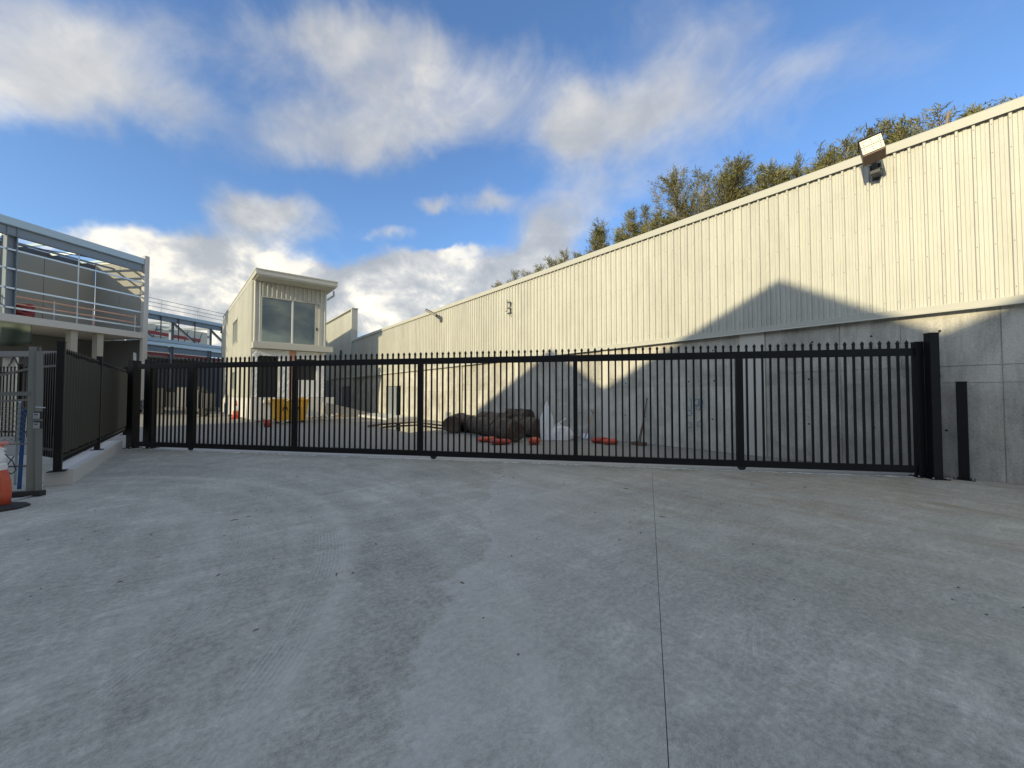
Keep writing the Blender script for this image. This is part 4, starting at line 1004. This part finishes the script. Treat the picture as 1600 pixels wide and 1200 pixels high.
# ================================================================ THINGS IN THE YARD
# yellow skip
sk = G(451, 660); kz = math.atan2(fv.y, fv.x)
skp = thing('yellow_skip', 'yellow steel rubbish skip full of scrap in front of tower', 'skip', loc=(sk.x, sk.y, 0), rz=kz)
mb = MB(); w, d, h = .84, .7, 1.25
mb.add([(-w * .86, -d * .8, .12), (w * .86, -d * .8, .12), (w * .86, d * .8, .12), (-w * .86, d * .8, .12), (-w, -d, h), (w, -d, h), (w, d, h), (-w, d, h),
        (-w * .95, -d * .95, h), (w * .95, -d * .95, h), (w * .95, d * .95, h), (-w * .95, d * .95, h), (-w * .82, -d * .78, .2), (w * .82, -d * .78, .2), (w * .82, d * .78, .2), (-w * .82, d * .78, .2)],
       [(0, 3, 2, 1), (0, 1, 5, 4), (1, 2, 6, 5), (2, 3, 7, 6), (3, 0, 4, 7), (4, 5, 9, 8), (5, 6, 10, 9), (6, 7, 11, 10), (7, 4, 8, 11), (8, 9, 13, 12), (9, 10, 14, 13), (10, 11, 15, 14), (11, 8, 12, 15), (12, 13, 14, 15)])
mb.build('body', YELLOW, skp)
rm = MB(); rm.beam((-w, -d, h), (w, -d, h), .07, .07).beam((w, -d + .036, h), (w, d - .036, h), .07, .07).beam((-w, -d + .036, h), (-w, d - .036, h), .07, .07).beam((-w, d, h), (w, d, h), .07, .07); rm.build('rim', YELLOW, skp)
for x in (-.45, .05, .5): MB().beam((x, -d * .84, .2), (x, -d * 1.0, h - .05), .05, .05).build('rib', YELLOW, skp)
for x in (-.6, .6): MB().lathe([(.1, -.04), (.1, .04)], 12, Matrix.Translation((x, -.5, .1)) @ Matrix.Rotation(PI / 2, 4, 'X')).build('wheel', BLACKR, skp)
fc = bpy.data.curves.new('lettering', 'FONT'); fc.body = 'A 67'; fc.size = .45; fc.extrude = .002; fc.materials.append(BLACK)
ft_ = bpy.data.objects.new('lettering_source', fc); COL.objects.link(ft_); bpy.context.view_layer.update()
me_ = bpy.data.meshes.new_from_object(ft_.evaluated_get(bpy.context.evaluated_depsgraph_get())); bpy.data.objects.remove(ft_)
me_.materials.clear(); me_.materials.append(BLACK)
fo = bpy.data.objects.new('lettering', me_); COL.objects.link(fo); fo.parent = skp; fo.location = (-.42, -d * .97, .68); fo.rotation_euler = (R(83), 0, 0)
rr = random.Random(5)
for k in range(9):
    a = Vector((rr.uniform(-.8, .8), rr.uniform(-.5, .5), .9)); b = a + Vector((rr.uniform(-.7, .7), rr.uniform(-.3, .3), rr.uniform(.3, .6)))
    wd_ = (.05, .12, .2)[k % 3]; mt_ = (TIMBER, WHITER, GALV)[k // 3]
    o = MB().beam(a, b, wd_, .03).build('scrap_board', mt_)
    o.location = (sk.x, sk.y, 0); o.rotation_euler = (0, 0, kz)
    tag(o, '%s %s offcut sticking out of the yellow skip' % (('narrow', 'medium width', 'wide')[k % 3], ('brown timber', 'white board', 'grey metal')[k // 3]), 'scrap', 'scrap piled in the skip')
# traffic cone
cn = G(368, 654)
tcn = thing('traffic_cone', 'orange traffic cone with white band beside the tower base', 'traffic cone', loc=(cn.x, cn.y, 0))
MB().box(-.25, -.25, 0, .25, .25, .05).build('base', ORANGE, tcn, bevel=.02)
MB().lathe([(.2, .05), (.135, .48)], 18).build('lower_cone', ORANGE, tcn, smooth=True)
MB().lathe([(.137, .48), (.09, .8)], 18).build('white_band', WHITE, tcn, smooth=True)
MB().lathe([(.09, .8), (.05, 1.15), (.035, 1.16)], 18).build('cone_tip', ORANGE, tcn, smooth=True)
# red bucket
bk = G(418, 667)
bkt = thing('red_bucket', 'small red bucket on ground left of the yellow skip', 'bucket', loc=(bk.x, bk.y, 0))
MB().lathe([(.14, 0), (.19, .32), (.175, .32), (.13, .02)], 18).build('body', REDP, bkt, smooth=True)
MB().tube([(.19 * math.cos(t * PI / 8), .04, .32 + .16 * math.sin(t * PI / 8)) for t in range(9)], .008, 5).build('handle', GALV, bkt)
# scrap near the skip
for k, (px, py, lb, cc) in enumerate(((500, 657, 'wheelbarrow sized heap of grey scrap metal right of the skip', 'scrap heap'), (518, 655, 'low dark scrap pile nearest the shaded wall', 'scrap heap'), (409, 664, 'little pile of bent wire left of red bucket', 'scrap heap'), (437, 664, 'small dark debris in front of the yellow skip', 'scrap heap'))):
    p = G(px, py); t = thing('scrap_pile', lb, cc, loc=(p.x, p.y, 0))
    n_ = 9 if k < 2 else 5; sz = (.9, .7, .25, .35)[k]
    for i in range(n_):
        a = Vector((rr.uniform(-sz, sz) * .6, rr.uniform(-.3, .3), rr.uniform(.04, .2))); b = a + Vector((rr.uniform(-sz, sz), rr.uniform(-.2, .2), rr.uniform(0, .3)))
        MB().beam(a, b, rr.uniform(.03, .12), .03).build('scrap_piece', rr.choice((GALV, DKBAND, TIMBER, WHITER)), t)
# rolls of matting: axis end points at ground level and radius
def roll(px0, py0, px1, py1, rad, label, lift=0, dy=0):
    e0 = G(px0, py0); e1 = G(px1, py1); ax = (e1 - e0); ln = ax.length; ax.normalize()
    t = thing('matting_roll', label, 'roll', 'brown rolls of matting by the wall', loc=(e0.x, e0.y, rad + lift))
    mb = MB(); seg = max(8, int(ln / .12)); n = 22; side_ = ax.cross(UP).normalized(); ph = random.random() * 6
    for i in range(seg + 1):
        f_ = i / seg; sag = 1 - .05 * math.sin(f_ * 9 + ph)
        for k in range(n):
            a = 2 * PI * k / n; r_ = rad * sag * (1 + .05 * math.sin(a * 3 + f_ * 5 + ph) + random.uniform(-.025, .025))
            z = math.sin(a) * r_; z = max(z, -rad * .93)
            mb.v.append(tuple(ax * (ln * f_) + side_ * math.cos(a) * r_ + UP * (z + dy * f_)))
    for i in range(seg):
        for k in range(n): mb.f.append((i * n + k, i * n + (k + 1) % n, (i + 1) * n + (k + 1) % n, (i + 1) * n + k))
    mb.f.append(tuple(range(n))[::-1]); mb.f.append(tuple(range(seg * n, seg * n + n)))
    mb.build('roll', ROLL, t, smooth=False)
    # spiral of the rolled edge on the near end
    sp_ = MB(); pts = []
    for i in range(60):
        a = i * .45; r_ = rad * .93 * (1 - i / 66); pts.append(-ax * .012 + side_ * math.cos(a) * r_ + UP * (math.sin(a) * r_ * .93))
    sp_.tube(pts, .012, 4); sp_.build('rolled_edge', BROWN, t)
    for f_ in (.25, .7): 
        MB().tube([ax * (ln * f_) + side_ * math.cos(a * PI / 10) * rad * 1.06 + UP * (math.sin(a * PI / 10) * rad * 1.06 + dy * f_) for a in range(-2, 13)], .012, 5).build('strap', BLACKR, t)
    return t
roll(806, 691, 722, 672, .34, 'longest brown matting roll with its dark round end facing the gate')
roll(842, 685, 775, 668, .33, 'brown matting roll right of and behind the longest one')
roll(706, 677, 722, 667, .33, 'short fat matting roll at the left end of the heap')
roll(800, 676, 756, 667, .33, 'matting roll lying behind the longest roll', lift=.06)
roll(826, 678, 784, 665, .24, 'thin dark roll lying on top of the heap', lift=.44)
def netbag(px, py, lx, ly, lz, rz, m, label):
    p = G(px, py); t = MB(); n = 14
    for i in range(9):
        a = -PI / 2 + PI * i / 8
        for k in range(n):
            b = 2 * PI * k / n; j_ = 1 + random.uniform(-.09, .09)
            t.v.append((lx * math.cos(a) ** .6 * math.cos(b) * j_ if math.cos(a) > 0 else 0, ly * max(math.cos(a), 0) ** .6 * math.sin(b) * j_, lz + lz * math.sin(a) * j_))
    for i in range(8):
        for k in range(n): t.f.append((i * n + k, i * n + (k + 1) % n, (i + 1) * n + (k + 1) % n, (i + 1) * n + k))
    o = t.build('sediment_bag', m, smooth=True); o.location = (p.x, p.y, -.005); o.rotation_euler = (0, 0, rz)
    return tag(o, label, 'bag', 'red and orange filter bags on the yard')
netbag(762, 690, .34, .16, .08, R(-20), ORANGE, 'orange red filter bag left of pair under the longest roll')
netbag(782, 694, .34, .17, .085, R(-25), REDP, 'darker red filter bag right of pair under the longest roll')
netbag(835, 694, .2, .17, .11, R(5), ORANGE, 'bright orange bag in front of the right hand roll')
netbag(938, 692, .30, .14, .09, R(-30), REDP, 'dark red bag left of pair at the foot of the wall')
netbag(953, 694, .26, .13, .085, R(-40), ORANGE, 'orange bag right of pair at the foot of the wall')
# white bulk bag
wb0 = G(862, 687)
wb = thing('bulk_bag', 'crumpled white woven bulk bag with one peak standing up', 'bag', loc=(wb0.x, wb0.y, 0), rz=math.atan2(RT.y, RT.x))
mb = MB(); rr2 = random.Random(11)
prof_l = [(-.32, 0), (-.38, .35), (-.36, .72), (-.26, 1.02), (-.165, 1.3)]; prof_r = [(.05, 0), (.08, .3), (.06, .6), (-.06, .95), (-.16, 1.3)]
for i in range(5):
    for k in range(10):
        a = 2 * PI * k / 10; cx_ = (prof_l[i][0] + prof_r[i][0]) / 2; hw = (prof_r[i][0] - prof_l[i][0]) / 2 + .01
        mb.v.append((cx_ + hw * math.cos(a) + rr2.uniform(-.05, .05) * (1 - i / 4), .22 * (1 - i / 5) * math.sin(a) + rr2.uniform(-.02, .02), prof_l[i][1]))
for i in range(4):
    for k in range(10): mb.f.append((i * 10 + k, i * 10 + (k + 1) % 10, (i + 1) * 10 + (k + 1) % 10, (i + 1) * 10 + k))
mb.f.append(tuple(range(10))[::-1]); mb.f.append(tuple(range(40, 50))); mb.build('standing_fold', BAGM, wb)
mb = MB(); n = 16; 
for i in range(8):
    f_ = i / 7; zc = [.0, .16, .3, .4, .42, .46, .5, .5][i]; rx_ = [.5, .52, .46, .36, .24, .14, .07, .02][i]
    for k in range(n):
        a = 2 * PI * k / n; mb.v.append((.2 + .05 * (1 - f_) + rx_ * math.cos(a) + rr2.uniform(-.035, .035), .3 * rx_ * 1.4 * math.sin(a) + rr2.uniform(-.03, .03), max(0, zc + rr2.uniform(-.03, .03))))
for i in range(7):
    for k in range(n): mb.f.append((i * n + k, i * n + (k + 1) % n, (i + 1) * n + (k + 1) % n, (i + 1) * n + k))
mb.f.append(tuple(range(n))[::-1]); mb.build('slumped_body', BAGM, wb)
MB().beam((.1, 0, .45), (.5, .05, .72), .12, .012).build('loop', BAGM, wb)
# tools leaning on the wall
def tool(name, label, cat, foot, top, blade):
    t = thing(name, label, cat, loc=(foot.x, foot.y, 0)); tp = top - Vector((foot.x, foot.y, 0)); 
    MB().tube([(0, 0, .05), tp], .017, 7).build('shaft', TIMBER if blade else BROWN, t, smooth=True)
    if blade:
        MB().beam((0, 0, .02), tp * .2, .26, .012, (1, 0, .3)).build('blade', GALV, t); e = tp
        MB().tube([e, e + gd * .08 + UP * .1, e - gd * .08 + UP * .1, e], .014, 5).build('grip', BLACKR, t)
    else: MB().box(-.06, -.2, 0, .06, .2, .09).build('head', BROWN, t)
    return t
tool('shovel', 'square mouth shovel standing against the concrete wall', 'shovel', atn(914, 690, WN - .45) * 1.0, atn(926, 645, WN - .02), True)
tool('broom', 'thin broom leaning on the wall in the middle bay', 'broom', atn(997, 697, WN - .5), atn(1006, 652, WN - .02), False)
tool('broom', 'second longer broom handle leaning just above the first', 'broom', atn(1000, 698, WN - .4), atn(1011, 622, WN - .02), False)
# puddle and kerbs
pd = [G(*p) for p in ((590, 664), (612, 661), (650, 659), (700, 662), (738, 668), (700, 671), (668, 673), (640, 676), (622, 673), (600, 669))]
struct(MB().add([(p.x, p.y, -.004) for p in pd], [tuple(range(len(pd)))]), 'puddle', WATER)
ky = MB().prism([(8.7, 22.5, -.01), (10.65, 22.5, -.01), (10.65, 30.5, -.01), (8.7, 30.5, -.01)], (0, 0, .13)); struct(ky, 'pavement', SLABC)
pi_ = MB().tube([G(575, 668) + UP * .07, G(610, 664) + UP * .07, G(650, 662) + UP * .07, G(690, 667) + UP * .07, G(708, 671) + UP * .07], .045, 8)
tag(pi_.build('drain_pipe', BROWN, smooth=True), 'long brown pipe lying along the puddle edge', 'pipe')
# dim machinery below the steel frame
for k, (px, py, Y, w_, h_, lb) in enumerate(((282, 640, 30, 3.2, 2.2, 'dark parked trailer under the steel frame building'), (318, 648, 27, 1.1, 2.0, 'dark upright crate stack left of the tower'), (240, 640, 31, 2.4, 1.2, 'low dark stack of materials at far left under frame'))):
    p = atd(px, 617, Y); p.z = 0; t = thing('site_equipment', lb, 'equipment', loc=p, rz=math.atan2(RT.y, RT.x))
    MB().box(-w_ / 2, -.5, .35, w_ / 2, .5, .55).build('bed', DKBAND, t)
    for i in range(4):
        a = -w_ / 2 + i * w_ / 4 + .04; MB().box(a, -.4, .56, a + w_ / 4 - .08, .4, .56 + (h_ - .6) * (.7 + .3 * random.random())).build('crate', rr.choice((DKBAND, DKWALL, DARKIN)), t)
    for x in (-w_ * .35, w_ * .35): MB().lathe([(.3, -.1), (.3, .1)], 14, Matrix.Translation((x, -.45, .3)) @ Matrix.Rotation(PI / 2, 4, 'X')).build('wheel', BLACKR, t)

# ================================================================ FACTORY ACROSS THE DRIVEWAY (behind the viewer; its saw-tooth roof shades the place)
KX = -.38; BS = SUNV.y / SUNV.x; TE = -SUNV.z / SUNV.x
def caster(u, z, n0=-11.0, u0=-.2):
    # point of the factory front (line n = n0 + KX*(u-u0)) whose shadow falls at (WN, u, z)
    # n = n0 + KX*(uc-u0), uc = u - BS*(WN-n)
    n = (n0 + KX * (u - BS * WN - u0)) / (1 - KX * BS); uc = u - BS * (WN - n)
    return Vector((n, uc, z + TE * (WN - n)))
prof = [(-21, 4.5), (-14.8, 4.62), (-12.25, 6.15), (-7.15, 3.62), (-4.6, 5.18), (.48, 2.65), (3.03, 4.21), (8.2, 1.72), (10.65, 3.24), (15.9, .75)]
prof = [caster(u, z) for u, z in prof]
fac = thing('sawtooth_factory', 'brick factory with sawtooth roof across the driveway behind the viewer', 'building', loc=(-11, 0, 0))
poly = [prof[0] * 1.0] + prof[1:] ; bottom = [Vector((prof[-1].x, prof[-1].y, 0)), Vector((prof[0].x, prof[0].y, 0))]
rel(MB().prism(poly + bottom, Vector((-14, -5, 0))), fac).build('front_wall', BRICKT, fac)
an = thing('shade_block', 'unseen low block added beside the factory to shade the yard and fence', 'building', loc=prof[-1] * 1.0)  # added out of view; length and height set by the shade it throws
p0 = Vector((prof[-1].x, prof[-1].y, 0)); fdir = Vector((KX, 1, 0)).normalized()
mb = MB().prism([Vector((0, .0, 0)) + fdir * .01 - Vector((0, 0, prof[-1].z)), fdir * 11 - Vector((0, 0, prof[-1].z)), fdir * 11 + Vector((-6, -2, -prof[-1].z)), fdir * .01 + Vector((-6, -2, -prof[-1].z))], (0, 0, 9.0))
mb.build('walls', BRICKT, an)
